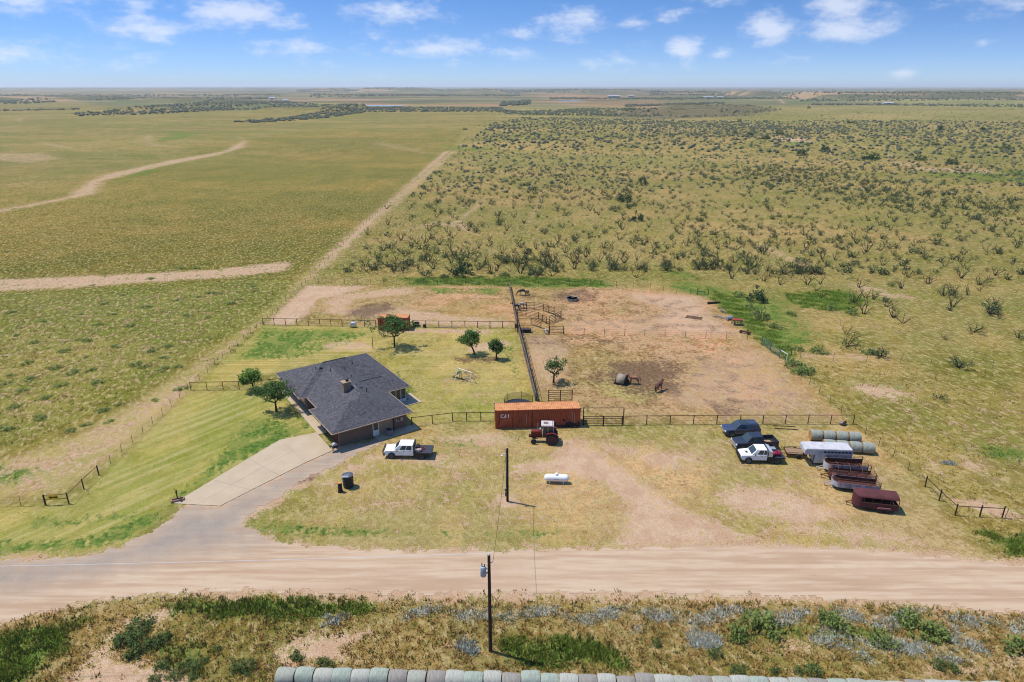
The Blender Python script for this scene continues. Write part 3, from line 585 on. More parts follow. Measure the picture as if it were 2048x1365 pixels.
# ------------------------------------------------------------------ house
def brick_material(name, c1, c2, mortar, scale=1.0):
    m = bpy.data.materials.new(name); m.use_nodes = True; nt = m.node_tree; N = nt.nodes; L = nt.links
    p = N['Principled BSDF']; p.inputs['Roughness'].default_value = .95; p.inputs['Specular IOR Level'].default_value = .1
    tc = N.new('ShaderNodeTexCoord'); sp = N.new('ShaderNodeSeparateXYZ'); L.new(tc.outputs['Object'], sp.inputs[0])
    ad = N.new('ShaderNodeMath'); ad.operation = 'ADD'; L.new(sp.outputs[0], ad.inputs[0]); L.new(sp.outputs[1], ad.inputs[1])
    cb = N.new('ShaderNodeCombineXYZ'); L.new(ad.outputs[0], cb.inputs[0]); L.new(sp.outputs[2], cb.inputs[1])
    b = N.new('ShaderNodeTexBrick'); L.new(cb.outputs[0], b.inputs['Vector']); b.inputs['Scale'].default_value = scale
    b.inputs['Color1'].default_value = (*c1,1); b.inputs['Color2'].default_value = (*c2,1); b.inputs['Mortar'].default_value = (*mortar,1)
    b.inputs['Brick Width'].default_value = .21; b.inputs['Row Height'].default_value = .075; b.inputs['Mortar Size'].default_value = .008
    L.new(b.outputs['Color'], p.inputs['Base Color'])
    bp = N.new('ShaderNodeBump'); bp.inputs['Distance'].default_value = .01; bp.inputs['Strength'].default_value = .5; bp.invert = True
    L.new(b.outputs['Fac'], bp.inputs['Height']); L.new(bp.outputs[0], p.inputs['Normal'])
    return m
BRICK = brick_material('brown_brick', S(150,122,104), S(124,98,84), S(160,144,128))
TANWALL = mat('tan_siding', S(182,164,136), S(168,150,124), scale=2)
def shingle_material():
    m = bpy.data.materials.new('shingles'); m.use_nodes = True; nt = m.node_tree; N = nt.nodes; L = nt.links
    p = N['Principled BSDF']; p.inputs['Roughness'].default_value = .9; p.inputs['Specular IOR Level'].default_value = .22
    tc = N.new('ShaderNodeTexCoord')
    sp = N.new('ShaderNodeSeparateXYZ'); L.new(tc.outputs['Object'], sp.inputs[0])
    # courses follow height; tabs run along the eave
    ad = N.new('ShaderNodeMath'); ad.operation = 'ADD'; L.new(sp.outputs[0], ad.inputs[0]); L.new(sp.outputs[1], ad.inputs[1])
    hz = N.new('ShaderNodeMath'); hz.operation = 'MULTIPLY'; hz.inputs[1].default_value = 2.58; L.new(sp.outputs[2], hz.inputs[0])
    cb = N.new('ShaderNodeCombineXYZ'); L.new(ad.outputs[0], cb.inputs[0]); L.new(hz.outputs[0], cb.inputs[1])
    b = N.new('ShaderNodeTexBrick'); L.new(cb.outputs[0], b.inputs['Vector']); b.inputs['Scale'].default_value = 1
    b.inputs['Brick Width'].default_value = .30; b.inputs['Row Height'].default_value = .145; b.inputs['Mortar Size'].default_value = .012; b.inputs['Bias'].default_value = -.2
    b.inputs['Color1'].default_value = (*S(112,109,114),1); b.inputs['Color2'].default_value = (*S(82,80,84),1); b.inputs['Mortar'].default_value = (*S(58,57,63),1)
    n = N.new('ShaderNodeTexNoise'); n.inputs['Scale'].default_value = 2.2; n.inputs['Detail'].default_value = 5; L.new(tc.outputs['Object'], n.inputs['Vector'])
    n2 = N.new('ShaderNodeTexNoise'); n2.inputs['Scale'].default_value = 13; n2.inputs['Detail'].default_value = 3; L.new(tc.outputs['Object'], n2.inputs['Vector'])
    mr = N.new('ShaderNodeMapRange'); L.new(n.outputs['Fac'], mr.inputs[0]); mr.inputs[1].default_value = .35; mr.inputs[2].default_value = .65; mr.inputs[3].default_value = .78; mr.inputs[4].default_value = 1.22
    m2 = N.new('ShaderNodeMapRange'); L.new(n2.outputs['Fac'], m2.inputs[0]); m2.inputs[1].default_value = .3; m2.inputs[2].default_value = .7; m2.inputs[3].default_value = .7; m2.inputs[4].default_value = 1.3
    mm = N.new('ShaderNodeMath'); mm.operation = 'MULTIPLY'; L.new(mr.outputs[0], mm.inputs[0]); L.new(m2.outputs[0], mm.inputs[1])
    vm = N.new('ShaderNodeVectorMath'); vm.operation = 'SCALE'; L.new(b.outputs['Color'], vm.inputs[0]); L.new(mm.outputs[0], vm.inputs['Scale'])
    L.new(vm.outputs[0], p.inputs['Base Color'])
    bp = N.new('ShaderNodeBump'); bp.inputs['Strength'].default_value = .6; bp.inputs['Distance'].default_value = .03; L.new(b.outputs['Fac'], bp.inputs['Height']); bp.invert = True
    L.new(bp.outputs[0], p.inputs['Normal'])
    return m
SHING = shingle_material()
WHITE = mat('white_paint', (.78,.78,.77), (.70,.70,.69), scale=2, rough=.5)
CREAM = mat('cream_trim', S(196,170,138), S(176,150,122), scale=2)
GLASS = mat('dark_glass', (.03,.045,.05), rough=.05, spec=.6)
BLACK = mat('black_metal', (.018,.018,.02), (.03,.03,.032), scale=6, rough=.5)
RUST = mat('rusty_pipe', S(112,72,54), S(84,56,46), scale=4, rough=.95)
DARKRUST = mat('dark_rust', S(88,58,48), S(64,46,42), scale=5, rough=.95)
GALV = mat('galvanised', (.42,.43,.44), (.32,.33,.34), scale=5, rough=.45, metal=.5)
RUBBER = mat('rubber', (.022,.022,.023), (.035,.033,.031), scale=8, rough=.85)
ALU = mat('aluminium', (.62,.63,.65), (.52,.53,.55), scale=3, rough=.42, metal=.35)
MAROON = mat('maroon_paint', S(96,40,38), rough=.7)
PITCHR = .42
def hip(m, u0, u1, v0, v1, z0=2.6):
    w = min(u1-u0, v1-v0)/2; zt = z0+w*PITCHR
    if (v1-v0) >= (u1-u0): r0, r1 = ((u0+u1)/2, v0+w), ((u0+u1)/2, v1-w)
    else: r0, r1 = (u0+w, (v0+v1)/2), (u1-w, (v0+v1)/2)
    e = [(u0,v0,z0),(u1,v0,z0),(u1,v1,z0),(u0,v1,z0)]; t = [(*r0,zt),(*r1,zt)]
    vs = e+t
    if (v1-v0) >= (u1-u0): fs = [(0,1,4),(1,2,5,4),(2,3,5),(3,0,4,5)]
    else: fs = [(0,1,5,4),(1,2,5),(2,3,4,5),(3,0,4)]
    m.add(vs, fs+[(3,2,1,0)])
def house():
    h = thing('house', 'single-storey brick ranch house with dark grey hipped shingle roof', 'house', (*HO, 0), HT)
    fpoly = [(1.2,.9),(11.3,.9),(11.3,8.8),(15.1,8.8),(15.1,24.5),(1.2,24.5),(1.2,13.9),(2.6,13.9),(2.6,8.4),(1.2,8.4)]
    MB().prism(fpoly, -.05, 2.62, axis='z').build('wall', BRICK, h)
    r = MB(); hip(r, 0,11.9,0,9.0); hip(r, 1.1,11.87,.05,25.05,2.603); hip(r, .0,15.6,13.3,25.1,2.606); hip(r, 5,15.65,8.2,14.6,2.598)
    roof = r.build('roof', SHING, h)
    g = MB()   # gutter / fascia boards just outside every eave
    def eave(a, b):
        a, b = Vector((*a,0)), Vector((*b,0)); d = (b-a).normalized(); n = Vector((d.y,-d.x,0)); c = (a+b)/2+n*.05
        g.obox((c.x,c.y,2.555), (b-a).length+.1, .08, .10, rz=math.atan2(d.y,d.x))
    for a, b in (((0,0),(11.9,0)),((11.9,0),(11.9,8.2)),((11.9,8.2),(15.65,8.2)),((15.65,8.2),(15.65,25.1)),((15.6,25.1),(0,25.1)),((0,25.1),(0,13.3)),((0,13.3),(1.1,13.3)),((1.1,13.3),(1.1,9)),((1.1,9),(0,9)),((0,9),(0,0))): eave(a,b)
    g.build('gutter', CREAM, roof)
    for a, b in (((6.49,5.5,4.87),(6.49,14.2,4.87)),((5.9,19.2,5.1),(9.7,19.2,5.1)),((8.2,11.4,3.95),(12.4,11.4,3.95))): MB().cyl(a, b, .07, n=5).build('ridge_cap', SHING, roof)
    ch = MB().box(5.0,6.15,8.0,9.0,3.3,5.75).build('chimney', brick_material('chimney_brick', S(172,146,124), S(150,122,102), S(184,168,150)), roof)
    MB().box(4.93,6.22,7.93,9.07,5.75,5.84).build('chimney_crown', CREAM, ch)
    MB().lathe([(.2,5.84),(.2,6.1),(.32,6.1),(.3,6.22),(.02,6.36)], (5.75,8.5,0), n=10).build('chimney_cap', BLACK, ch)
    MB().box(6.16,6.9,8.0,9.0,4.4,4.72).build('flashing', GALV, ch)
    for (u,v,hh,rr) in ((7.9,6.6,.55,.07),(7.3,9.0,.35,.05),(8.2,13.2,.35,.05),(6.0,16.0,.35,.05),(4.5,18.5,.4,.05),(8.6,16.8,.35,.05),(10.2,17.6,.35,.05)):
        z = 2.6+PITCHR*max(min(u-1.1,11.87-u), 0) if v < 14 else 2.6+PITCHR*max(min(u-1.1,11.87-u), min(u,15.6-u,v-13.3,25.1-v))
        MB().cyl((u,v,z-.2),(u,v,z+hh),rr,n=8).cyl((u,v,z+hh-.06),(u,v,z+hh+.04),rr*1.5,n=8).build('vent_pipe', BLACK, roof)
    for (u,v) in ((7.6,8.1),(5.2,18.2)):
        z = 2.6+PITCHR*min(u-1.1,11.87-u)
        if v > 14: z = max(z, 2.6+PITCHR*min(u,v-13.3))
        MB().box(u-.2,u+.2,v-.2,v+.2,z-.12,z+.14).build('roof_vent', BLACK, roof)
    # drive-side garage opening: flat dark maroon panel added in place of its shaded recess
    gd = MB().box(1.17,1.2,1.5,6.6,.05,2.2)
    gdo = gd.build('garage_opening_panel', MAROON, h)
    for k in range(3): MB().box(1.14,1.17,1.5,6.6,.55+k*.55,.58+k*.55).build('panel_rail', DARKRUST, gdo)
    MB().box(1.1,1.2,1.35,1.5,.05,2.35).box(1.1,1.2,6.6,6.75,.05,2.35).box(1.1,1.2,1.5,6.6,2.2,2.35).build('door_frame', mat('red_trim', S(126,50,46)), gdo)
    # entrance side: tan panels, front door recess, red shutters
    MB().box(2.57,2.6,8.5,13.8,.05,2.5).build('siding', TANWALL, h)
    d = MB().box(2.53,2.57,10.4,11.4,.08,2.15).build('front_door', DARKRUST, h)
    MB().blob((2.51,10.55,1.1),.03,.03,.03,6,4).build('handle', GALV, d)
    for (v0, v1) in ((14.8,16.4),(19.0,21.0)):
        w = MB().box(1.16,1.2,v0,v1,.9,2.2).build('window', WHITE, h)
        MB().box(1.14,1.16,v0+.07,v1-.07,.97,2.13).build('pane', GLASS, w)
    w = MB().box(2.53,2.57,11.9,13.2,.7,2.2).build('window', WHITE, h); MB().box(2.51,2.53,11.98,13.12,.78,2.12).build('pane', GLASS, w)
    w = MB().box(2.53,2.57,8.8,9.9,.7,2.2).build('window', WHITE, h); MB().box(2.51,2.53,8.88,9.82,.78,2.12).build('pane', GLASS, w)
    for v in (18.2,21.5): MB().box(1.13,1.2,v,v+.35,.8,2.3).build('shutter', MAROON, h)
    # garage-front side: door, tan panel, meter box
    MB().box(7.0,9.2,.86,.9,.05,2.45).build('siding', TANWALL, h)
    d = MB().box(6.1,7.0,.83,.9,.08,2.15).build('side_door', WHITE, h)
    MB().box(6.2,6.9,.81,.83,.95,2.05).build('pane', GLASS, d)
    MB().box(9.15,9.25,.7,.9,0,2.5).build('porch_post', BLACK, h)
    MB().box(10.3,10.65,.74,.9,1.3,1.8).build('meter_box', GALV, h)
    MB().tube([(10.2,.85,1.3),(9.7,.85,1.3),(9.7,.85,1.7)],.03).build('conduit', WHITE, h)
    # glazed sun room
    for k in range(4):
        u0 = 11.75+k*.82
        w = MB().box(u0,u0+.8,8.74,8.8,.55,2.35).build('window', WHITE, h)
        MB().box(u0+.06,u0+.74,8.72,8.74,.62,2.28).build('pane', GLASS, w)
    for k in range(3):
        v0 = 9.2+k*1.3
        w = MB().box(15.1,15.16,v0,v0+1.2,.55,2.35).build('window', WHITE, h)
        MB().box(15.16,15.18,v0+.07,v0+1.13,.62,2.28).build('pane', GLASS, w)
    MB().box(11.4,15.1,8.76,8.8,.05,.52).build('knee_wall', WHITE, h)
    return h
house()
def ground_thing(name, label, cat, px, py, rz=0, group=None): return thing(name, label, cat, at(px, py), rz, group)

# outdoor air conditioner, grill, board by the house
a = thing('air_conditioner', 'round-cornered blue-grey outdoor air conditioner on the slab beside the house', 'air conditioner', (*hw(8.1,-.1), .09), HT)
MB().lathe([(.42,0),(.44,.05),(.44,.82),(.40,.88)], n=12).build('casing', mat('ac_blue', S(112,124,146), S(88,98,118), scale=8), a)
for k in range(12):
    an = k*math.pi/6; MB().obox((.445*math.cos(an),.445*math.sin(an),.44),.02,.03,.74,rz=an).build('fin', GALV, a)
MB().lathe([(.36,.88),(.36,.92),(.1,.93)], n=12).build('fan_guard', BLACK, a)
a = thing('barbecue_grill', 'black barbecue grill with pale lid at the garage corner', 'grill', hw(.25,.1), HT)
MB().prism([(-.35,.55),(.35,.55),(.38,.9),(-.38,.9)], -.28,.28).build('firebox', BLACK, a)
MB().prism([(-.38,.9),(.38,.9),(.3,1.12),(.1,1.2),(-.1,1.2),(-.3,1.12)], -.28,.28).build('lid', mat('grill_lid', S(190,186,178)), a, bevel=.03)
for x in (-.3,.3):
    for y in (-.22,.22): MB().cyl((x,y,0),(x,y,.56),.025,n=6).build('leg', BLACK, a)
MB().box(-.75,-.4,-.22,.22,.84,.88).build('side_shelf', BLACK, a)
a = thing('plastic_board', 'small pale blue plastic board lying on the grass by the house slab', 'board', (*at(755,876),.03), .1)
MB().box(-.25,.25,-.38,.38,.0,.035).build('panel', mat('pale_blue', S(150,196,226)), a, bevel=.01)
MB().box(-.18,.18,-.31,.31,.035,.042).build('inset', mat('pale_blue2', S(170,206,230)), a)

# ------------------------------------------------------------------ containers
def corrugated(m, x0, x1, y, z0, z1, depth, out=-1, pitch=.28):
    n = int((x1-x0)/pitch); prof = []
    for k in range(n):
        a = x0+(x1-x0)*k/n; w = (x1-x0)/n
        prof += [(a,0),(a+w*.36,0),(a+w*.5,depth),(a+w*.86,depth)]
    prof.append((x1,0))
    vs = [(x, y-out*d, z) for z in (z0,z1) for x, d in prof]; N_ = len(prof)
    m.add(vs, [(k,k+1,N_+k+1,N_+k) for k in range(N_-1)])
def container_material(name, a, b, c):
    m = mat(name, a, b, scale=1.1, rough=.8, bump=.05)
    nt = m.node_tree; N = nt.nodes; L = nt.links; p = N['Principled BSDF']
    src = p.inputs['Base Color'].links[0].from_socket
    tc = N.new('ShaderNodeTexCoord'); mp = N.new('ShaderNodeMapping'); mp.inputs['Scale'].default_value = (2.2,2.2,.25); L.new(tc.outputs['Object'], mp.inputs[0])
    n = N.new('ShaderNodeTexNoise'); n.inputs['Scale'].default_value = 1.6; n.inputs['Detail'].default_value = 6; L.new(mp.outputs[0], n.inputs['Vector'])
    r = N.new('ShaderNodeMapRange'); L.new(n.outputs['Fac'], r.inputs[0]); r.inputs[1].default_value = .57; r.inputs[2].default_value = .68
    mx = N.new('ShaderNodeMix'); mx.data_type = 'RGBA'; L.new(r.outputs[0], mx.inputs[0]); L.new(src, mx.inputs[6]); mx.inputs[7].default_value = (*c,1)
    L.new(mx.outputs[2], p.inputs['Base Color']); return m
CONT = container_material('container_paint', S(200,104,64), S(178,88,54), S(100,54,42))
CROOF = container_material('container_roof', S(232,166,112), S(216,140,88), S(160,96,62))
def letters(parent, x, y, z, hgt, mt):
    """C A I in simple strokes, standing on the container side"""
    def stroke(pts, t=.11):
        m = MB()
        for (a,b),(c,d) in zip(pts[:-1],pts[1:]):
            v = Vector((c-a,0,d-b)); L_ = v.length; an = math.atan2(d-b, c-a)
            m.obox((x+(a+c)/2, y, z+(b+d)/2), L_+t*.8, .012, t, ry=-an)
        m.build('letter', mt, parent)
    h = hgt; w = h*.62
    stroke([(w,h*.95),(.14,h*.95),(.02,h*.8),(.02,h*.2),(.14,.05),(w,.05)])
    stroke([(w+.18,.05),(w+.18+w*.62,h*.95),(w+.18+w*.62,.05)]); stroke([(w*2+.45,.05),(w*2+.45,h*.95)], .13)
def container(name, label, loc, rz, Lx, H_=2.86, text=True):
    c = thing(name, label, 'container', loc, rz)
    W_ = 2.44
    m = MB(); corrugated(m, .12, Lx-.12, .02, .16, H_-.1, .045); corrugated(m, .12, Lx-.12, W_-.02, .16, H_-.1, .045, out=1)
    m.build('side_panel', CONT, c)
    for x in (0, Lx): MB().box(x-.01 if x else .02, x-.02 if x else .05, .1, W_-.1, .16, H_-.1).build('end_wall', CONT, c)
    fr = MB()
    for x in (.06, Lx-.06):
        for y in (.06, W_-.06): fr.box(x-.08,x+.08,y-.08,y+.08,0,H_)
    for y in (.0, W_): fr.box(.14,Lx-.14,y-.04 if y else -.02,y+.02 if y else .06,.0,.16).box(.14,Lx-.14,y-.05 if y else -.02,y+.02 if y else .05,H_-.1,H_-.005)
    fr.build('frame', CONT, c)
    for x in (.0, Lx): MB().box(x-.16 if x else .14,x-.14 if x else .16,.14,W_-.14,0,.16).build('sill', CONT, c)
    rf = MB(); n = int(Lx/.28); prof = []
    for k in range(n):
        a, w = Lx*k/n, Lx/n; prof += [(a,0),(a+w*.36,0),(a+w*.5,.03),(a+w*.86,.03)]
    prof.append((Lx,0)); N_ = len(prof)
    rf.add([(x,y,H_+d) for y in (.05,W_-.05) for x,d in prof], [(k,k+1,N_+k+1,N_+k) for k in range(N_-1)])
    rf.box(.1,Lx-.1,.06,W_-.06,H_-.06,H_-.002); rf.build('roof', CROOF, c)
    for x in (0, Lx):
        for y in (0, W_): MB().box(x-.09,x+.09,y-.09,y+.09,H_-.12,H_+.012).build('corner_casting', DARKRUST, c)
    if text: letters(c, .78, -.035, 1.72, .52, WHITE)
    for (a,b) in ((Lx*.36,Lx*.36+.06),(Lx*.9,Lx*.9+.06),(Lx*.93,Lx*.93+.05)): MB().box(a,b,-.03,-.015,.6,2.2).build('lock_rod', GALV, c)
    return c
container('shipping_container', 'long orange-red shipping container with white lettering and a rusty roof', at(991,858), R(3.6), 12.19)
container('shipping_container', 'short rusty shipping container behind a leafy yard tree at the pen fence', at(757,661), 0, 6.06, 2.6, text=False)
# ------------------------------------------------------------------ vehicles (front towards -x, near side -y)
CHROME = mat('chrome', (.65,.65,.66), rough=.2, metal=.9)
HEAD = mat('headlight', (.7,.72,.74), rough=.15, spec=.6)
AMBER = mat('tail_red', S(170,40,36), rough=.3)
def wheel(parent, x, y, r, w, rimmat=CHROME, side=1, rimr=.6):
    wh = MB().lathe([(r*.55,-w/2),(r*.9,-w/2),(r,-w*.36),(r,w*.36),(r*.9,w/2),(r*.55,w/2)], (x,y,r), 'y', 20).build('wheel', RUBBER, parent, smooth=False)
    f = -1 if side < 0 else 1
    rm = MB().lathe([(.02,f*w*.52),(r*.2,f*w*.53),(r*.25,f*w*.46),(r*rimr*.82,f*w*.44),(r*rimr,f*w*.53),(r*rimr*1.06,f*w*.45)], (x,y,r), 'y', 16).build('rim', rimmat, wh)
    MB().lathe([(r*.17,f*w*.52),(r*.15,f*w*.58),(.01,f*w*.58)], (x,y,r), 'y', 10).build('hub', BLACK, rm)
    return wh
def greenhouse(root, x0, x1, zb, zt, wb, wt, rake, rear, paint, splits, roofname='cab', pill=.06):
    """tapered cab with glazed openings; splits = list of side-window fractions"""
    B = [(x0,-wb,zb),(x1,-wb,zb),(x1,wb,zb),(x0,wb,zb)]; T = [(x0+rake,-wt,zt),(x1-rear,-wt,zt),(x1-rear,wt,zt),(x0+rake,wt,zt)]
    cab = MB().add(B+T, [(0,1,5,4),(1,2,6,5),(2,3,7,6),(3,0,4,7),(4,5,6,7),(3,2,1,0)]).build(roofname, paint, root, bevel=pill)
    front = (B[3],B[0],T[0],T[3]); MB().quad(*panel(front,.07,.93,.08,.93,.02)).build('windshield', GLASS, cab)
    back = (B[1],B[2],T[2],T[1]); MB().quad(*panel(back,.12,.88,.15,.88,.02)).build('rear_window', GLASS, cab)
    for qd, mir in (((B[0],B[1],T[1],T[0]),0),((B[2],B[3],T[3],T[2]),1)):
        for (s0,s1) in splits:
            a, b = (s0,s1) if not mir else (1-s1,1-s0)
            MB().quad(*panel(qd,a,b,.14,.90,.018)).build('side_window', GLASS, cab)
    return cab
def car_common(root, L_, W_, wb, r, paint, body_prof, tyre_w=.26, front_over=.95, rim=CHROME, arch=BLACK):
    hw_ = W_/2
    bm_ = MB().prism(body_prof, -hw_, hw_); xf = min(q[0] for q in bm_.v)
    bm_.v = [(x, y*(.88 if x < xf+.16 else 1.0), z) for x, y, z in bm_.v]      # nose narrows between the wings
    body = bm_.build('body', paint, root, bevel=.07, seg=3)
    for x in (-L_/2+front_over, -L_/2+front_over+wb):
        for s in (-1, 1):
            MB().lathe([(.01,0),(r*1.22,0),(r*1.22,.02),(.01,.02)], (x, s*(hw_+.004)-.01, r*1.02), 'y', 18).build('wheel_arch', arch, body)
            wheel(root, x, s*(hw_-.07), r, tyre_w, rim, side=s)
    return body
def mirrors(root, x, y, z, m=BLACK):
    for s in (-1,1): MB().obox((x, s*(y+.14), z), .1, .2, .2).obox((x, s*(y+.03), z-.05), .05, .14, .05).build('mirror', m, root, bevel=.02)
def flatbed_truck(label, loc, rz, cabL, wb, L_, splits, extra):
    t = thing('flatbed_truck', label, 'truck', loc, rz)
    paint = mat('truck_white', (.80,.80,.80), (.74,.735,.72), scale=.8, rough=.32, spec=.5)
    W_ = 1.96; f = -L_/2; ce = f+cabL          # front end, back of cab
    prof = [(f,.55),(f,1.02),(f+.12,1.14),(f+1.25,1.22),(f+1.4,1.24),(ce,1.24),(ce,.45),(f+.3,.45)]
    body = car_common(t, L_, W_, wb, .41, paint, prof, front_over=.98, rim=ALU)
    greenhouse(t, f+1.28, ce, 1.22, 1.93, .95, .80, .70, .06, paint, splits)
    MB().box(f-.03,f,-.62,.62,.66,1.0).build('grille', BLACK, body)
    for s in (-1,1): MB().obox((f+.02,s*.78,.9),.08,.28,.2).build('headlight', HEAD, body, bevel=.02)
    MB().obox((f-.03,0,.55),.16,1.98,.24).build('bumper', BLACK, t, bevel=.04)
    g = MB()                                    # grille guard
    for z in (.62,.85,1.08,1.22): g.cyl((f-.16,-.95,z),(f-.16,.95,z),.03,n=6)
    for y in (-.95,-.4,.4,.95): g.cyl((f-.16,y,.45),(f-.16,y,1.24),.035,n=6)
    g.build('grille_guard', BLACK, t)
    for k in range(len(splits)):
        s0, s1 = splits[k]; xx = f+1.28+(ce-f-1.28)*s1
        for s in (-1,1): MB().obox((xx-.12, s*.985, 1.10),.16,.02,.04).build('door_handle', BLACK, body)
    for s in (-1,1): MB().box(f+1.5,ce-.1,s*.98-.004,s*.98+.004,.50,.515).build('sill_trim', BLACK, body)
    mirrors(t, f+1.75, .98, 1.32)
    bed = MB().box(ce+.1,L_/2,-1.05,1.05,.86,.95).build('flatbed', mat('bed_deck', S(70,72,84), S(52,52,62), scale=3, rough=.6), t, bevel=.01)
    MB().box(ce+.1,L_/2,-1.07,-1.05,.74,.96).box(ce+.1,L_/2,1.05,1.07,.74,.96).box(L_/2,L_/2+.03,-1.07,1.07,.70,.96).build('bed_rail', BLACK, bed)
    MB().box(ce+.12,L_/2-.2,-.45,.45,.45,.86).build('chassis', BLACK, t)
    h = MB()
    for y in (-.95,-.45,.45,.95): h.box(ce+.04,ce+.10,y-.03,y+.03,.9,1.95)
    h.box(ce+.04,ce+.10,-.98,.98,1.88,1.96).box(ce+.04,ce+.10,-.98,.98,1.4,1.45); h.build('headache_rack', BLACK, t)
    for s in (-1,1): MB().box(L_/2-2.1,L_/2-.9,s*1.02-.04,s*1.02+.04,.35,.72).build('mud_flap', BLACK, t)
    extra(t, ce, L_)
    return t
def crew_extra(t, ce, L_):
    m = MB(); m.lathe([(.42,0),(.42,.12),(.34,.12),(.34,.0)], (ce+.95,.1,.96), 'z', 16)
    ring = m.build('hose_reel', mat('hose_red', S(176,64,60), S(130,48,48), scale=6), t)
    MB().lathe([(.28,.02),(.28,.10),(.02,.11)], (ce+.95,.1,.96), 'z', 14).build('reel_core', BLACK, ring)
    MB().lathe([(.30,0),(.34,.16),(.30,.3),(.02,.34)], (ce+.75,-.55,.96), 'z', 12).build('coil', mat('pale_coil', S(206,194,184), S(180,120,110), scale=9), t)
    MB().obox((ce+.42,.35,1.15),.35,.9,.4).build('toolbox', BLACK, t, bevel=.03)
    MB().obox((ce+.38,-.55,1.12),.25,.5,.3).build('pump', GALV, t, bevel=.04)
def ext_extra(t, ce, L_):
    MB().prism([(ce+.1,1.0),(ce+.65,1.0),(ce+.65,1.72),(ce+.1,1.9)], -1.0,1.0).build('service_box', ALU, t, bevel=.02)
    MB().obox((ce+1.05,.55,1.28),.8,.7,.5).build('toolbox', GALV, t, bevel=.04)
    tk = MB().lathe([(.05,-.5),(.24,-.46),(.27,-.35),(.27,.35),(.24,.46),(.05,.5)], (ce+1.35,-.45,1.24), 'x', 14).build('sprayer_tank', mat('magenta_tank', S(186,34,84), S(150,28,66), scale=3, rough=.4), t, smooth=True)
    MB().lathe([(.09,0),(.09,.07)], (ce+1.35,-.45,1.5), 'z', 10).build('cap', BLACK, tk)
    MB().lathe([(.05,-.3),(.17,-.27),(.17,.27),(.05,.3)], (ce+1.7,.1,1.14), 'y', 12).build('compressor', mat('red_paint', S(180,48,52), rough=.4), t, smooth=True)
    MB().lathe([(.12,0),(.13,.3),(.02,.34)], (ce+.85,-.75,.96), 'z', 10).build('fuel_can', BLACK, t)
    f = -L_/2; MB().box(f+.75,f+1.05,-.25,.25,1.19,1.215).build('hood_scoop', BLACK, t)
def mid(p, q): return ((p[0]+q[0])/2, (p[1]+q[1])/2)
flatbed_truck('white crew-cab flatbed truck with a red hose reel parked by the house', (-13.65,79.65), R(-1.5), 3.85, 3.95, 6.25, ((.27,.57),(.61,.90)), crew_extra)
flatbed_truck('white extended-cab work truck with magenta tank on its black flatbed', (32.55,78.45), R(-1.5), 3.35, 3.65, 5.6, ((.34,.70),(.75,.95)), ext_extra)

def pickup(label, loc, rz):
    t = thing('pickup_truck', label, 'truck', loc, rz)
    paint = mat('dark_blue_black', (.022,.026,.038), (.03,.034,.046), scale=.7, rough=.22, spec=.6)
    L_, W_ = 5.85, 2.02; f = -L_/2; b = L_/2; ce = f+3.75
    body = car_common(t, L_, W_, 3.65, .40, paint, [(f,.5),(f,1.0),(f+.15,1.12),(f+1.35,1.20),(ce+.05,1.22),(ce+.05,.42),(f+.3,.42)], front_over=.95, rim=CHROME)
    greenhouse(t, f+1.35, ce+.05, 1.18, 1.92, .97, .78, .75, .10, paint, ((.30,.58),(.61,.92)))
    bed = MB().box(ce+.05,b,-1.0,-.92,.45,1.24).box(ce+.05,b,.92,1.0,.45,1.24).box(b-.07,b,-.92,.92,.5,1.22).box(ce+.05,b-.07,-.92,.92,.62,.70).build('cargo_bed', paint, t)
    MB().box(ce+.2,b-.1,-.90,.90,.70,.715).build('bed_liner', BLACK, bed)
    MB().obox((ce+.9,-.2,.80),1.1,.25,.05,rz=.25).obox((ce+.85,.1,.83),1.0,.2,.05,rz=-.1).build('board', mat('raw_board', S(206,168,130)), bed)
    MB().box(f-.03,f,-.7,.7,.62,1.0).build('grille', CHROME, body)
    for s in (-1,1):
        MB().obox((f+.04,s*.82,.92),.12,.28,.22).build('headlight', HEAD, body, bevel=.02); MB().obox((b,s*.9,1.0),.04,.14,.35).build('taillight', AMBER, bed)
    MB().obox((f-.02,0,.5),.16,2.0,.22).build('bumper', CHROME, t, bevel=.04); MB().obox((b+.04,0,.52),.14,1.9,.2).build('bumper', CHROME, t, bevel=.04)
    mirrors(t, f+1.95, .99, 1.3, paint)
    MB().box(f+.4,b-.3,-.6,.6,.3,.44).build('chassis', BLACK, t)
pickup('dark pickup truck with open bed between the blue SUV and the white work truck', (32.9,81.9), R(5))
def suv(label, loc, rz):
    t = thing('suv', label, 'car', loc, rz)
    paint = mat('navy_paint', (.055,.07,.12), (.07,.085,.14), scale=.7, rough=.2, spec=.6, metal=.3)
    L_, W_ = 5.1, 1.96; f = -L_/2; b = L_/2
    body = car_common(t, L_, W_, 3.0, .38, paint, [(f,.5),(f,.92),(f+.2,1.06),(f+1.35,1.14),(b-.1,1.18),(b,1.0),(b,.45),(f+.3,.40)], front_over=.95)
    cab = greenhouse(t, f+1.3, b-.05, 1.12, 1.78, .93, .74, .75, .35, paint, ((.22,.42),(.45,.66),(.70,.93)))
    MB().box(f+2.25,f+3.5,-.52,.52,1.785,1.80).build('sunroof', GLASS, cab)
    for s in (-1,1): MB().tube([(f+2.2,s*.66,1.80),(f+2.3,s*.66,1.86),(b-.7,s*.66,1.86),(b-.6,s*.66,1.8)],.022).build('roof_rack', BLACK, cab)
    MB().box(f-.02,f,-.6,.6,.6,.9).build('grille', CHROME, body)
    for s in (-1,1):
        MB().obox((f+.06,s*.78,.88),.14,.32,.16).build('headlight', HEAD, body, bevel=.02); MB().obox((b-.02,s*.82,.95),.06,.2,.3).build('taillight', AMBER, body)
    mirrors(t, f+1.85, .95, 1.22, paint)
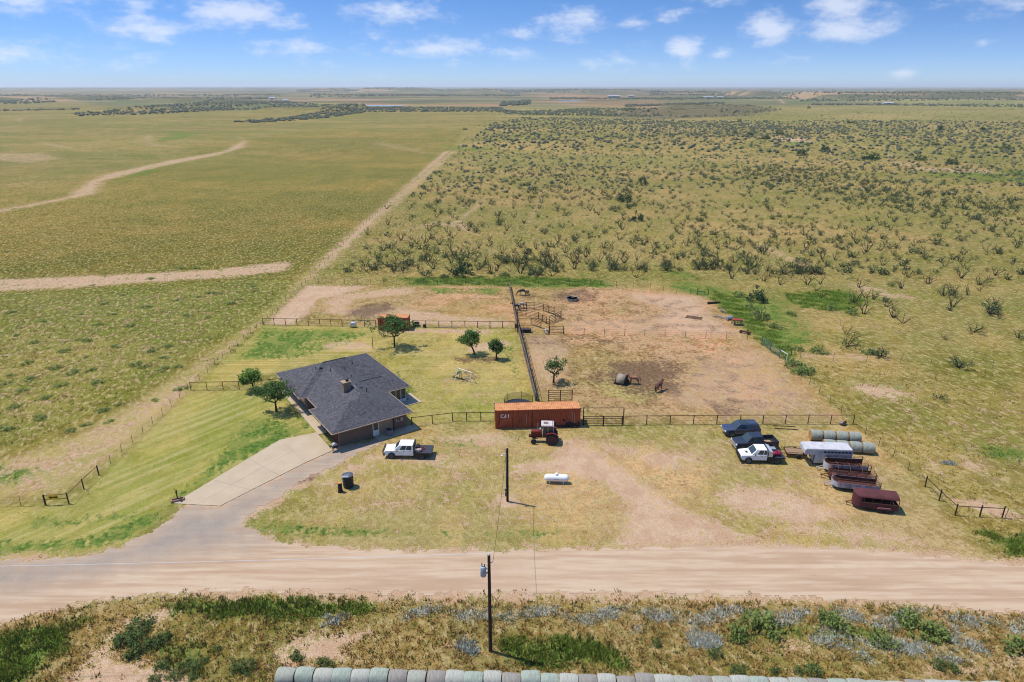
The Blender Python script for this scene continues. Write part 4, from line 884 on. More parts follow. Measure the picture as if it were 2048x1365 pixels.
suv('dark blue SUV with a panoramic sunroof parked beside the dark pickup', (32.2,85.7), R(4))

# ------------------------------------------------------------------ tractor
def tractor(loc, rz):
    t = thing('tractor', 'red cab tractor with white roof parked before the long container', 'tractor', loc, rz)
    red = mat('tractor_red', S(150,48,40), S(108,40,34), scale=2.5, rough=.5); dred = mat('tractor_dark', S(110,44,36), S(74,36,32), scale=3, rough=.7)
    wroof = mat('cab_white', S(236,228,224), S(214,196,190), scale=2, rough=.5)
    MB().prism([(-1.75,1.0),(-1.75,1.55),(-1.6,1.68),(-.35,1.74),(-.35,1.0)], -.33,.33).build('hood', red, t, bevel=.05)
    MB().box(-1.7,.9,-.26,.26,.68,1.0).build('engine', dred, t, bevel=.03)
    MB().box(-1.82,-1.75,-.3,.3,.9,1.5).build('grille', BLACK, t)
    MB().box(-2.15,-1.75,-.28,.28,.72,.98).build('front_weight', dred, t, bevel=.03)
    MB().cyl((-.9,.0,1.7),(-.9,0,2.75),.045,n=8).build('exhaust', GALV, t)
    MB().lathe([(.1,0),(.12,.22),(.03,.28)], (-.55,.15,1.72), n=10).build('air_cleaner', WHITE, t)
    MB().cyl((-1.45,-.85,.38),(-1.45,.85,.38),.06).box(-1.52,-1.38,-.1,.1,.38,.75).build('front_axle', dred, t)
    for s in (-1,1):
        w = wheel(t, -1.45, s*.85, .38, .24, dred, side=s, rimr=.58)
        w = wheel(t, 1.05, s*.92, .80, .46, mat('rim_red', S(190,66,56)), side=s, rimr=.62)
        lg = MB()
        for k in range(22):
            a = 2*math.pi*k/22; lg.obox((1.05+.80*math.cos(a), s*.92+(.1 if k%2 else -.1), .80+.80*math.sin(a)), .07, .26, .05, ry=-a)
        lg.build('lug', RUBBER, w)
        MB().prism([(.2,1.38),(.35,1.72),(1.0,1.84),(1.65,1.68),(1.62,1.62),(1.0,1.76),(.4,1.66),(.28,1.38)], s*.92-.24, s*.92+.24).build('fender', red, t)
    c = MB()
    for x, y in ((-.25,-.62),(-.25,.62),(1.25,-.66),(1.25,.66),(.5,-.66),(.5,.66)): c.cyl((x,y,1.0),(x+(.08 if x<0 else -.02),y,2.62),.045,n=6)
    cab = c.build('cab_frame', mat('cab_grey', S(196,188,184)), t)
    MB().box(-.2,1.25,-.62,.62,.95,1.35).build('cab_base', dred, cab)
    MB().quad((-.24,-.6,1.35),(-.24,.6,1.35),(-.18,.6,2.55),(-.18,-.6,2.55)).build('windshield', GLASS, cab)
    for s in (-1,1): MB().quad((-.15,s*.63,1.38),(1.2,s*.65,1.38),(1.2,s*.65,2.55),(-.1,s*.63,2.55)).build('side_window', mat('tint_glass', (.03,.035,.04), rough=.08, spec=.5), cab)
    MB().quad((1.24,-.6,1.38),(1.24,.6,1.38),(1.22,.6,2.55),(1.22,-.6,2.55)).build('rear_window', GLASS, cab)
    MB().obox((.62,0,1.5),.5,.5,.5).build('seat', BLACK, cab, bevel=.06)
    rf = MB().obox((.42,0,2.72),1.75,1.5,.24).build('cab_roof', wroof, t, bevel=.07)
    MB().obox((.2,0,2.848),.62,.62,.02).build('roof_hatch', mat('hatch_grey', S(130,112,108)), rf)
    MB().obox((1.12,0,2.845),.10,1.46,.02).build('roof_seam', mat('hatch_grey', S(130,112,108)), rf)
    MB().box(1.3,1.95,-.35,.35,.55,.75).cyl((1.7,-.5,.6),(1.7,.5,.6),.05).build('hitch', dred, t)
tractor((4.45,83.45), R(-3))

# ------------------------------------------------------------------ trailers
TW = mat('trailer_white', S(214,212,212), S(190,188,186), scale=1.2, rough=.45)
TM = mat('trailer_maroon', S(112,58,60), S(88,48,48), scale=1.5, rough=.75)
TRUST = mat('trailer_rust', S(120,68,50), S(86,52,44), scale=2.5, rough=.9)
TPALE = mat('trailer_pale', S(196,194,204), S(156,148,166), scale=1.6, rough=.6)
def twheels(root, xs, hw_, r=.36, rim=GALV):
    for x in xs:
        for s in (-1,1): wheel(root, x, s*hw_, r, .22, rim, side=s)
def gooseneck(loc, rz):
    t = thing('livestock_trailer', 'white enclosed gooseneck livestock trailer with a row of dark side vents', 'trailer', loc, rz)
    hw_ = 1.02
    MB().prism([(-1.95,.42),(-1.85,1.75),(-3.2,1.75),(-3.35,1.95),(-3.30,2.55),(-3.1,2.72),(2.6,2.72),(2.66,2.6),(2.66,.42)], -hw_,hw_).build('body', TW, t, bevel=.06)
    rf = MB().box(-3.1,2.6,-.98,.98,2.722,2.75).build('roof', mat('trailer_roof', S(226,222,224), S(206,202,206), scale=1.5, rough=.5), t)
    for k in range(8):
        x = -.95+k*.44
        for s in (-1,1): MB().box(x,x+.34,s*(hw_+.004)-.006,s*(hw_+.004)+.006,2.15,2.42).build('vent', BLACK, t)
    for s in (-1,1): MB().box(-1.9,2.6,s*(hw_+.012)-.01,s*(hw_+.012)+.01,1.98,2.03).build('side_rail', ALU, t)
    MB().box(-1.62,-1.1,-hw_-.012,-hw_-.002,1.35,2.3).build('side_door', TPALE, t)
    twheels(t, (.6,1.45), .95, .38)
    for s in (-1,1): MB().prism([(.1,.72),(.25,.9),(1.8,.9),(1.95,.72)], s*1.0-.12, s*1.0+.12).build('fender', ALU, t)
    MB().cyl((-3.0,0,1.8),(-3.05,0,.75),.06).build('gooseneck_coupler', BLACK, t)
    for s in (-1,1): MB().cyl((-1.98,s*.7,1.8),(-1.98,s*.7,.02),.04).build('jack', BLACK, t)
    MB().box(2.66,2.69,-.95,.95,.5,2.6).build('rear_door', TPALE, t)
    return t
gooseneck((41.0,77.9), R(-4)).scale = (1,1,.88)
def flat_trailer(loc, rz):
    t = thing('utility_trailer', 'low rusty utility trailer with plank deck in front of the gooseneck', 'trailer', loc, rz)
    d = MB().box(-1.3,1.3,-.85,-.78,.45,.62).box(-1.3,1.3,.78,.85,.45,.62).box(-1.3,-1.22,-.78,.78,.45,.62).box(1.22,1.3,-.78,.78,.45,.62).build('frame', TRUST, t)
    for k in range(8): MB().box(-1.2,1.2,-.76+k*.19,-.585+k*.19,.55,.60).build('plank', mat('old_plank', S(186,156,122), S(150,120,92), scale=4, stretch=(1,6,1)), t)
    for s in (-1,1): MB().box(-1.3,1.3,s*.82-.02,s*.82+.02,.78,.84).build('side_rail', TRUST, t)
    for x in (-1.25,0,1.25):
        for s in (-1,1): MB().box(x-.03,x+.03,s*.82-.03,s*.82+.03,.6,.8).build('stake', TRUST, t)
    MB().cyl((-1.3,-.6,.5),(-2.3,0,.5),.05).cyl((-1.3,.6,.5),(-2.3,0,.5),.05).cyl((-2.3,0,.5),(-2.55,0,.5),.05).cyl((-2.2,0,.5),(-2.2,0,.02),.03).build('drawbar', mat('ochre', S(190,150,70), S(140,90,60), scale=5), t)
    MB().cyl((-1.25,-.7,.6),(-1.9,-.15,1.15),.035).cyl((-1.25,.7,.6),(-1.9,.15,1.15),.035).build('brace', TRUST, t)
    twheels(t, (.2,), .98, .33, RUST)
flat_trailer((37.6,79.7), R(-8))
def stock_open(name, label, loc, rz, L_, skin, rails, hoops, wall_h, slat_top):
    t = thing(name, label, 'trailer', loc, rz)
    hw_ = .92; f, b = -L_/2, L_/2
    n = 7   # rounded nose
    arc = [(f+.75-.75*math.cos(math.pi/2*a), hw_*math.sin(math.pi/2*a)) for a in [k/n for k in range(n+1)]]
    path = [(b,-hw_)]+[(x,-y) for x,y in arc[::-1]]+arc[1:]+[(b,hw_)]
    w = MB()
    for (x0,y0),(x1,y1) in zip(path[:-1],path[1:]):
        w.add([(x0,y0,.5),(x1,y1,.5),(x1,y1,.5+wall_h),(x0,y0,.5+wall_h)], [(0,1,2,3)])
    o = w.build('side_skin', skin, t); so_ = o.modifiers.new('solid','SOLIDIFY'); so_.thickness = .05; so_.offset = 0
    MB().add([(x,y,.5) for x,y in path], [tuple(range(len(path)))]).build('floor', TRUST, t)
    il = MB()
    for (x0,y0),(x1,y1) in zip(path[:-1],path[1:]): il.add([(x0+.04,y0*.95,.52),(x1+.04,y1*.95,.52),(x1+.04,y1*.95,.48+wall_h),(x0+.04,y0*.95,.48+wall_h)], [(0,1,2,3)])
    il.build('inner_lining', TRUST, t)
    for k in range(slat_top):
        z = .5+wall_h+.14+k*.2; MB().tube([(x,y,z) for x,y in path],.025,5).build('rail', rails, t)
    p = MB(); ztop = .5+wall_h+.14+max(0,slat_top-1)*.2
    for x in np.linspace(f+.8,b,5):
        for s in (-1,1): p.cyl((x,s*(hw_+.03),.45),(x,s*(hw_+.03),ztop),.028,n=5)
    p.build('stake', rails, t)
    for k in range(hoops):
        x = f+.9+(L_-1.1)*k/max(1,hoops-1)
        MB().tube([(x,-hw_,ztop-.05),(x,-hw_*.7,ztop+.34),(x,0,ztop+.48),(x,hw_*.7,ztop+.34),(x,hw_,ztop-.05)],.025,5).build('hoop', rails, t)
    g = MB()
    for k in range(5): g.cyl((b+.04,-hw_,.55+k*.28),(b+.04,hw_,.55+k*.28),.022,n=5)
    g.cyl((b+.04,-hw_,.5),(b+.04,-hw_,ztop),.03,n=5).cyl((b+.04,hw_,.5),(b+.04,hw_,ztop),.03,n=5); g.build('tail_gate', rails, t)
    MB().cyl((f+.4,-.5,.45),(f-.85,0,.45),.05).cyl((f+.4,.5,.45),(f-.85,0,.45),.05).cyl((f-.7,0,.45),(f-.7,0,.02),.035).build('drawbar', skin, t)
    twheels(t, (.15,.95), hw_+.12, .34, RUST)
    for s in (-1,1): MB().prism([(-.3,.62),(-.2,.76),(1.3,.76),(1.4,.62)], s*(hw_+.13)-.13, s*(hw_+.13)+.13).build('fender', skin, t)
stock_open('stock_trailer', 'open-topped white stock trailer with rounded nose and rusty inside', (42.2,75.7), R(-5), 5.0, TW, TRUST, 0, .85, 2)
stock_open('stock_trailer', 'rusty pipe stock trailer with bare roof hoops beside the white open one', (42.0,73.6), R(-10), 5.2, TRUST, mat('pale_rust', S(158,110,96), S(116,76,66), scale=4), 4, .5, 4)
stock_open('stock_trailer', 'faded pale lilac stock trailer with rusty rails behind the maroon trailer', (41.6,71.6), R(-13), 5.2, TPALE, mat('pale_rust', S(158,110,96)), 0, .65, 3)
def horse_trailer(loc, rz):
    t = thing('horse_trailer', 'old maroon covered horse trailer with open upper sides', 'trailer', loc, rz)
    hw_ = .95; f, b = -2.35, 2.35
    n = 6
    def path(z, k=1.0):
        arc = [(f+.8-.8*math.cos(math.pi/2*a/n), hw_*k*math.sin(math.pi/2*a/n)) for a in range(n+1)]
        return [(b,-hw_*k,z)]+[(x,-y,z) for x,y in arc[::-1]]+[(x,y,z) for x,y in arc[1:]]+[(b,hw_*k,z)]
    def shell(z0, z1, nm):
        a, c = path(z0), path(z1); m = MB(); N_ = len(a); m.add(a+c, [(k,k+1,N_+k+1,N_+k) for k in range(N_-1)])
        o = m.build(nm, TM, t); q = o.modifiers.new('solid','SOLIDIFY'); q.thickness = .04; return o
    low = shell(.45, 1.28, 'side_panel')
    # solid nose above, open between posts behind
    a, c = path(1.28), path(1.95); N_ = len(a); m = MB(); m.add(a+c, [(k,k+1,N_+k+1,N_+k) for k in range(1,N_-2)]); o = m.build('nose', TM, t); q = o.modifiers.new('solid','SOLIDIFY'); q.thickness = .04
    rings = [path(1.95,1.03), path(2.08,1.0), path(2.24,.8), path(2.32,.45)]
    m = MB(); vs = [p for r_ in rings for p in r_]; N_ = len(rings[0])
    m.add(vs, [(i*N_+k,i*N_+k+1,(i+1)*N_+k+1,(i+1)*N_+k) for i in range(3) for k in range(N_-1)]+[tuple(3*N_+k for k in range(N_))]); m.build('roof', TM, t, smooth=True)
    for x in np.linspace(f+1.0, b, 5):
        for s in (-1,1): MB().box(x-.03,x+.03,s*hw_-.03,s*hw_+.03,1.28,1.97).build('post', TM, t)
    for s in (-1,1): MB().box(f+.9,b,s*(hw_+.02)-.015,s*(hw_+.02)+.015,1.26,1.31).build('side_rail', mat('tan_rail', S(170,130,100)), t)
    for s in (-1,1): MB().box(f+.32,f+.62,s*.74-.02,s*.74+.02,1.5,1.8).build('nose_window', BLACK, t)
    MB().add([(x,y,.46) for x,y,_ in path(0)], [tuple(range(2*n+3))]).build('floor', TRUST, t)
    for s in (-1,1): MB().prism([(.1,.62),(.3,.80),(1.5,.80),(1.7,.62)], s*(hw_+.1)-.12, s*(hw_+.1)+.12).build('fender', mat('faded_maroon', S(150,96,90)), t)
    twheels(t, (.5,1.25), hw_+.08, .33, TRUST)
    MB().cyl((f+.3,-.4,.45),(f-.65,0,.45),.05).cyl((f+.3,.4,.45),(f-.65,0,.45),.05).cyl((f-.5,0,.45),(f-.5,0,.02),.03).build('drawbar', TRUST, t)
    MB().box(b,b+.04,-.9,.9,.5,1.2).build('tail_gate', TM, t)
    return t
horse_trailer((42.0,67.7), R(-12)).scale = (1,1,.9)
# ------------------------------------------------------------------ hay bales
WRAP = mat('net_wrap', S(186,190,172), S(164,160,148), scale=3.5, rough=.9, bump=.3, bscale=14, stretch=(3.5,1,1))
WRAPG = mat('net_wrap_green', S(176,180,166), S(146,148,136), scale=3.0, rough=.9, bump=.3, bscale=14, stretch=(3.5,1,1))
HAY = mat('hay', S(206,162,100), S(168,124,74), scale=9, rough=1, bump=.5, bscale=30)
EDGE = mat('wrap_edge', S(150,196,164), S(140,160,140), scale=6)
def bale_mesh(seed, wrapmat, Lb=1.5, r=.76):
    rr = random.Random(seed); n = 26; m = MB(); rows = 9; ring = []
    ph = rr.uniform(0,6); sag = rr.uniform(.02,.05)
    for i in range(rows):
        x = -Lb/2+Lb*i/(rows-1); k = 1-.10*abs(2*i/(rows-1)-1)**4
        for j in range(n):
            a = 2*math.pi*j/n; q = r*k*(1+.015*math.sin(3*a+ph+i*.4)+.01*math.sin(7*a-ph))
            z = r-.03+q*math.sin(a); z = max(z, .0) if math.sin(a) < 0 else z-sag*(1 if abs(math.cos(a))<.4 else .4)
            ring.append((x, q*math.cos(a)*(1+.02*(1-math.sin(a))), z))
    m.add(ring, [(i*n+j,i*n+(j+1)%n,(i+1)*n+(j+1)%n,(i+1)*n+j) for i in range(rows-1) for j in range(n)])
    wrap = m.mesh('net_wrap', wrapmat, True)
    core = []
    for s in (0, rows-1):
        pts = [ring[s*n+j] for j in range(n)]; c = (pts[0][0]+(.03 if s==0 else -.03), 0, r-.05)
        core.append(MB().add(pts+[c], [(j,(j+1)%n,n) for j in range(n)]).mesh('hay_end', HAY, False))
    return wrap, core
WRAPS = [WRAP, mat('net_wrap_pale', S(200,200,186), S(172,168,156), scale=3, rough=.9, bump=.3, bscale=14, stretch=(3.5,1,1)), mat('net_wrap_grey', S(174,168,156), S(150,142,134), scale=2.6, rough=.9, bump=.3, bscale=14, stretch=(3.5,1,1)), mat('net_wrap_mint', S(182,196,178), S(160,164,150), scale=4, rough=.9, bump=.3, bscale=14, stretch=(3.5,1,1))]
BALES = [bale_mesh(k, WRAPS[k]) for k in range(4)]; BALESG = [bale_mesh(10+k, WRAPG) for k in range(3)]
def bale(loc, rz, label, group, green=False, k=0):
    w, c = (BALESG if green else BALES)[k % (3 if green else 4)]
    b = thing('hay_bale', label, 'hay bale', loc, rz, group)
    link('net_wrap', w, b)
    for q in c: link('hay_end', q, b)
    return b
p0 = at(558,1331,1.27); p1 = at(1960,1361,1.27)
nb = 0; x = p0[0]+.75
slope = (p1[1]-p0[1])/(p1[0]-p0[0])
while x < 46:
    y = p0[1]-.54+(x-p0[0])*slope+random.uniform(-.05,.05)
    bq = bale((x,y+random.uniform(-.1,.1),0), slope+R(random.uniform(-3,3)), 'pale round hay bale at the open end of the long row across the road' if nb == 0 else 'pale net-wrapped round hay bale in the long row across the road', 'hay bales in the long roadside row', k=random.randrange(4)); nb += 1; bq.scale = (random.uniform(.97,1.03),random.uniform(.93,1.04),random.uniform(.90,1.03))
    x += 1.53+random.uniform(-.02,.03)
a, b = at(*(1560+560/7.585,860+195/7.585)), at(*(1560+1345/7.585,860+295/7.585))
def row(a, b, n, lab, grp):
    for k in range(n):
        t = (k+.5)/n; bale((a[0]+(b[0]-a[0])*t, a[1]+(b[1]-a[1])*t, 0), math.atan2(b[1]-a[1],b[0]-a[0])+R(random.uniform(-2,2)), lab, grp, True, k)
row((41.9,81.3),(48.3,80.2),4,'greenish net-wrapped round bale in the row beside the gooseneck trailer','bales in the near row behind the trailers')
row((41.2,84.0),(47.9,83.2),4,'greenish net-wrapped round bale in the row nearer the pipe fence','bales in the far row behind the trailers')
def feeder():
    t = thing('bale_feeder', 'round bale feeder with grey hood over hay in the horse pen', 'bale feeder', (18.1,103.2,0), R(-28))
    n = 20; vs = []
    arc = [(1.0*math.cos(a), 1.0*math.sin(a)) for a in np.linspace(-.35, math.pi+.35, n)]
    m = MB(); m.add([(x,y,z+.55) for x in (-.75,.75) for y,z in arc], [(k,k+1,n+k+1,n+k) for k in range(n-1)])
    o = m.build('hood', mat('grey_hood', S(186,170,148), S(150,136,118), scale=2), t, smooth=True); q = o.modifiers.new('s','SOLIDIFY'); q.thickness = .04
    for x in (-.75,.75): MB().tube([(x,y,z+.55) for y,z in arc],.04,6).build('rim', BLACK, t)
    MB().box(-.9,1.0,-1.0,-.93,.0,.35).box(-.9,1.0,.93,1.0,.0,.35).box(-.97,-.9,-.93,.93,0,.35).box(1.0,1.07,-.93,.93,.0,.35).build('skid_frame', BLACK, t)
    m = MB().lathe([(.02,-.85),(.7,-.8),(.78,-.6),(.78,.3),(.5,.55),(.02,.6)], (0,0,.72), 'x', 14).build('hay', mat('feed_hay', S(208,178,108), S(160,130,74), scale=8, bump=.5, bscale=25), t)
    for y in (-.5,.0,.5): MB().cyl((1.03,y,.2),(.8,y,1.35),.03,n=6).build('feed_bar', BLACK, t)
feeder()

# ------------------------------------------------------------------ poles and wires
WOODP = mat('pole_wood', S(98,66,50), S(64,46,40), scale=3, rough=.95, stretch=(3,3,.3))
bx, by = at(981,1303)
up = thing('utility_pole', 'brown wooden utility pole with a grey transformer can across the road', 'utility pole', (bx,by,0))
MB().cyl((0,0,-.3),(-.02,0,10.1),.17,.12,n=12).build('pole', WOODP, up)
tr = MB().lathe([(.02,0),(.22,.02),(.25,.08),(.25,.85),(.22,.92),(.02,.98)], (-.5,-.05,8.05), n=16).build('transformer', mat('can_grey', S(200,204,210), S(176,180,188), scale=4, rough=.5), up, smooth=True)
MB().cyl((-.6,-.05,9.0),(-.6,-.05,9.35),.04,n=8).cyl((-.4,-.05,9.0),(-.4,-.05,9.25),.04,n=8).build('bushing', BLACK, tr)
MB().box(-.28,-.1,-.06,.06,8.3,8.36).box(-.28,-.1,-.06,.06,8.75,8.81).build('bracket', GALV, up)
MB().lathe([(.05,0),(.09,.05),(.05,.12),(.08,.17),(.03,.24)], (.0,0,10.08), n=10).build('insulator', WHITE, up)
MB().cyl((.05,.0,9.3),(.3,.12,9.35),.03,n=6).build('wire_bracket', BLACK, up)
mx, my = at(1015,1003)
mp_ = thing('meter_pole', 'tall dark meter pole standing in a bare patch of the yard', 'utility pole', (mx,my,0))
MB().cyl((0,0,-.3),(0,0,7.1),.15,.115,n=12).build('pole', mat('dark_pole', S(62,46,42), S(40,32,32), scale=4, stretch=(3,3,.3)), mp_)
MB().box(-.30,-.15,-.14,.1,1.3,1.85).build('meter_box', GALV, mp_); MB().lathe([(.1,0),(.09,.08)], (-.22,-.16,1.65), 'y', 10).build('meter', GLASS, mp_)
MB().box(-.28,-.15,-.12,.1,.75,1.15).build('breaker_box', BLACK, mp_)
MB().tube([(-.17,0,1.85),(-.17,0,6.9),(-.26,-.02,7.0),(-.3,-.02,6.85)],.035,6).build('conduit', GALV, mp_)
MB().tube([(-.12,0,6.3),(-.5,-.02,6.45),(-.62,-.02,6.3)],.025,6).lathe([(.05,0),(.14,.05),(.03,.16)],(-.62,-.02,6.15),n=8).build('yard_lamp', WHITE, mp_)
def wire(name, label, a, b, sag, r=.018, m=None):
    pts = [Vector(a).lerp(Vector(b), k/16)-Vector((0,0,sag*4*(k/16)*(1-k/16))) for k in range(17)]
    tag(MB().tube(pts, r, 5).build(name, m or BLACK), label, 'wire')
wire('service_wire', 'thin dark service wire between the transformer pole and the meter pole', (bx+.3,by+.12,9.35), (mx-.1,my,6.95), .5)
wire('power_line', 'pale overhead conductor running from the transformer pole along the road', (bx,by,10.28), (-78.0,43.8,10.3), .35, .017, mat('bare_wire', (.7,.7,.7), rough=.4))

# ------------------------------------------------------------------ yard things
t = thing('propane_tank', 'long white propane tank on short legs in the yard', 'propane tank', (5.5,73.0,0), R(-4))
tk = MB().lathe([(.02,-1.52),(.2,-1.49),(.36,-1.38),(.44,-1.2),(.46,-1.0),(.46,1.0),(.44,1.2),(.36,1.38),(.2,1.49),(.02,1.52)], (0,0,.68), 'x', 22).build('tank', mat('tank_white', (.80,.80,.79), (.76,.76,.75), scale=2, rough=.35), t, smooth=True)
MB().lathe([(.2,0),(.22,.1),(.17,.2),(.02,.22)], (0,0,1.12), n=14).build('valve_dome', WHITE, tk, smooth=True)
for x in (-.85,.85):
    for y in (-.25,.25): MB().box(x-.06,x+.06,y-.05,y+.05,0,.36).build('leg', WHITE, t)
MB().box(-.35,.25,-.475,-.46,.72,.80).build('data_plate', GALV, tk)
x, y = at(696,976)
t = thing('water_tank', 'black round plastic tank with folded grey lid cover in the yard', 'tank', (x,y+.3,0))
MB().lathe([(.58,0),(.62,.1),(.66,1.45),(.66,1.58)], n=22).build('drum', BLACK, t, smooth=False)
MB().lathe([(.67,1.58),(.69,1.63),(.4,1.70),(.02,1.72)], n=22).build('lid', mat('grey_sheet', S(120,128,142), S(70,74,84), scale=4), t)
for k, z in enumerate((.35,.75,1.15)): MB().lathe([(.63+.01*k,z),(.665+.01*k,z+.03),(.63+.01*k,z+.06)], n=22).build('band', BLACK, t)
MB().obox((-.15,-.5,1.70),.75,.3,.03,rz=.1,rx=.2).build('flap', mat('pale_sheet', S(170,176,184)), t)
x, y = at(681,984)
t = thing('tree_stump', 'tall dark sawn stump with fresh orange top beside the black tank', 'stump', (x,y,0))
MB().lathe([(.34,0),(.28,.2),(.25,.6),(.24,1.25)], n=14).build('trunk', mat('bark_dark', S(70,54,46), S(46,38,36), scale=8, bump=.6), t)
MB().lathe([(.235,1.25),(.23,1.275),(.01,1.285)], n=14).build('cut_face', mat('fresh_cut', S(234,168,96), S(214,140,76), scale=14), t)
# mailbox in planter
x, y = at(356,1002)
t = thing('mailbox', 'black mailbox on a post in a low brick planter at the driveway end', 'mailbox', (x,y,0), R(24))
PB = brick_material('planter_brick', S(190,150,120), S(160,120,96), S(190,176,160))
MB().box(-.72,.72,-.3,-.2,0,.28).box(-.72,.72,.2,.3,0,.28).box(-.72,-.62,-.2,.2,0,.28).box(.62,.72,-.2,.2,0,.28).box(-.05,.05,-.2,.2,0,.28).build('planter', PB, t)
MB().box(-.62,.62,-.2,.2,.0,.2).build('soil', DARKRUST, t)
MB().box(-.06,.06,-.06,.06,.2,1.15).build('post', BLACK, t)
MB().prism([(-.1,0),(.1,0),(.1,.14),(.06,.22),(-.06,.22),(-.1,.14)], -.2,.3).build('box', BLACK, t).location = (0,0,1.13)
MB().box(.1,.12,-.05,.0,1.2,1.45).build('flag', MAROON, t)
# double-arrow sign on a pipe frame
a, b = Vector((*at(92,1011),0)), Vector((*at(138,1008),0)); rz = math.atan2(b.y-a.y,b.x-a.x); Lg = (b-a).length
t = thing('road_sign', 'yellow double-arrow sign board on a rusty pipe frame by the road', 'sign', a, rz)
for x in (0, Lg): MB().cyl((x,0,-.2),(x,0,1.45),.075,n=8).build('post', DARKRUST, t)
for z in (1.35,.75): MB().cyl((0,0,z),(Lg,0,z),.035,n=6).build('rail', RUST, t)
sg = MB().box(.5,1.62,-.075,-.05,.72,1.36).build('sign_board', mat('sign_yellow', (.86,.50,.03), (.78,.44,.025), scale=4, rough=.5), t, bevel=.01)
MB().prism([(.58,1.04),(.80,1.24),(.80,1.11),(1.32,1.11),(1.32,1.24),(1.54,1.04),(1.32,.84),(1.32,.97),(.80,.97),(.80,.84)], -.082,-.076).build('arrow', BLACK, sg)
# pipe brace fence next to the sign
p = [at(140,1008), at(168,979), at(198,951)]
t = thing('brace_fence', 'rusty pipe brace running from the arrow sign to the wire fence', 'fence', (*p[0],0))
for i, q in enumerate(p[1:]): MB().cyl((q[0]-p[0][0],q[1]-p[0][1],-.2),(q[0]-p[0][0],q[1]-p[0][1],1.45),.07,n=8).build('post', DARKRUST, t)
q0 = (0,0)
for q in p[1:]:
    q1 = (q[0]-p[0][0], q[1]-p[0][1]); MB().cyl((*q0,1.32),(*q1,1.32),.035,n=6).build('rail', RUST, t); q0 = q1
# swing set
x, y = at(930,762)
t = thing('swing_set', 'small white A-frame swing set with a teal slide in the back yard', 'swing set', (x,y,0), R(-38))
TEAL = mat('teal_plastic', S(64,170,172), S(54,140,150), scale=3, rough=.5)
MB().cyl((-1.5,0,1.9),(1.5,0,1.9),.05,n=8).build('top_bar', WHITE, t)
for xx in (-1.5,1.5):
    for yy in (-.8,.8): MB().cyl((xx,0,1.9),(xx*1.05,yy,0),.04,n=8).build('leg', WHITE, t)
for xx, mt in ((.2,mat('swing_blue', S(40,120,200))),(.8,mat('swing_orange', S(220,110,60)))):
    s_ = MB().obox((xx,0,.5),.42,.25,.06).build('swing_seat', mt, t)
    MB().cyl((xx-.2,0,.5),(xx-.2,0,1.9),.012,n=4).cyl((xx+.2,0,.5),(xx+.2,0,1.9),.012,n=4).build('chain', GALV, s_)
sd = MB().add([(-1.3,-.25,1.35),(-1.3,.25,1.35),(-2.7,.25,.12),(-2.7,-.25,.12),(-1.9,-.25,.68),(-1.9,.25,.68)], [(0,1,5,4),(4,5,2,3)]).build('slide', TEAL, t)
q = sd.modifiers.new('s','SOLIDIFY'); q.thickness = .08
MB().obox((-1.15,0,1.3),.5,.55,.06).cyl((-1.0,-.25,0),(-1.0,-.25,1.3),.03).cyl((-1.0,.25,0),(-1.0,.25,1.3),.03).build('slide_deck', mat('green_plastic', S(40,120,96)), t)
# trampoline behind the container
t = thing('trampoline', 'round black trampoline with safety net behind the long container', 'trampoline', (1.0,93.4,0))
MB().lathe([(2.1,.75),(2.2,.78),(2.25,.75),(2.15,.72)], n=28).build('frame', BLACK, t); MB().lathe([(.02,.74),(2.1,.74)], n=28).build('mat', BLACK, t)
for k in range(6):
    a = k*math.pi/3+.3; MB().cyl((2.2*math.cos(a),2.2*math.sin(a),0),(2.25*math.cos(a),2.25*math.sin(a),2.0),.04,n=6).build('pole', BLACK, t)
nm = bpy.data.materials.new('safety_net'); nm.use_nodes = True
_n = nm.node_tree; _t = _n.nodes.new('ShaderNodeBsdfTransparent'); _m = _n.nodes.new('ShaderNodeMixShader'); _m.inputs[0].default_value = .38
_n.nodes['Principled BSDF'].inputs['Base Color'].default_value = (.02,.03,.02,1)
_n.links.new(_t.outputs[0], _m.inputs[1]); _n.links.new(_n.nodes['Principled BSDF'].outputs[0], _m.inputs[2]); _n.links.new(_m.outputs[0], _n.nodes['Material Output'].inputs['Surface'])
m = MB(); N_ = 28; m.add([(2.22*math.cos(2*math.pi*k/N_),2.22*math.sin(2*math.pi*k/N_),z) for z in (.8,1.9) for k in range(N_)], [(k,(k+1)%N_,N_+(k+1)%N_,N_+k) for k in range(N_)]); m.build('net', nm, t)
# tyres heaped against the container
TY = MB().lathe([(.2,-.11),(.34,-.12),(.38,-.06),(.38,.06),(.34,.12),(.2,.11),(.24,0),(.2,-.11)], n=18).mesh('tyre', RUBBER)
cx, cy = at(1138,853)
for k, (dx, dy, dz, tx, ty) in enumerate(((0,.0,.13,0,0),(.75,.1,.13,.1,0),(1.45,-.1,.13,0,.1),(.35,.15,.38,.2,.1),(1.05,.1,.38,-.1,.2),(.7,.1,.62,.1,.3),(-.6,-.2,.13,0,0),(-1.25,.05,.4,1.35,0),(2.0,.2,.36,1.3,.2),(-.3,.2,.85,1.2,.4))):
    o = link('tyre', TY, None, (cx-.6+dx, cy-.15+dy, dz), (tx,ty,k)); tag(o, 'worn black tyre in the heap against the long container behind the tractor', 'tyre', 'tyres heaped by the container')
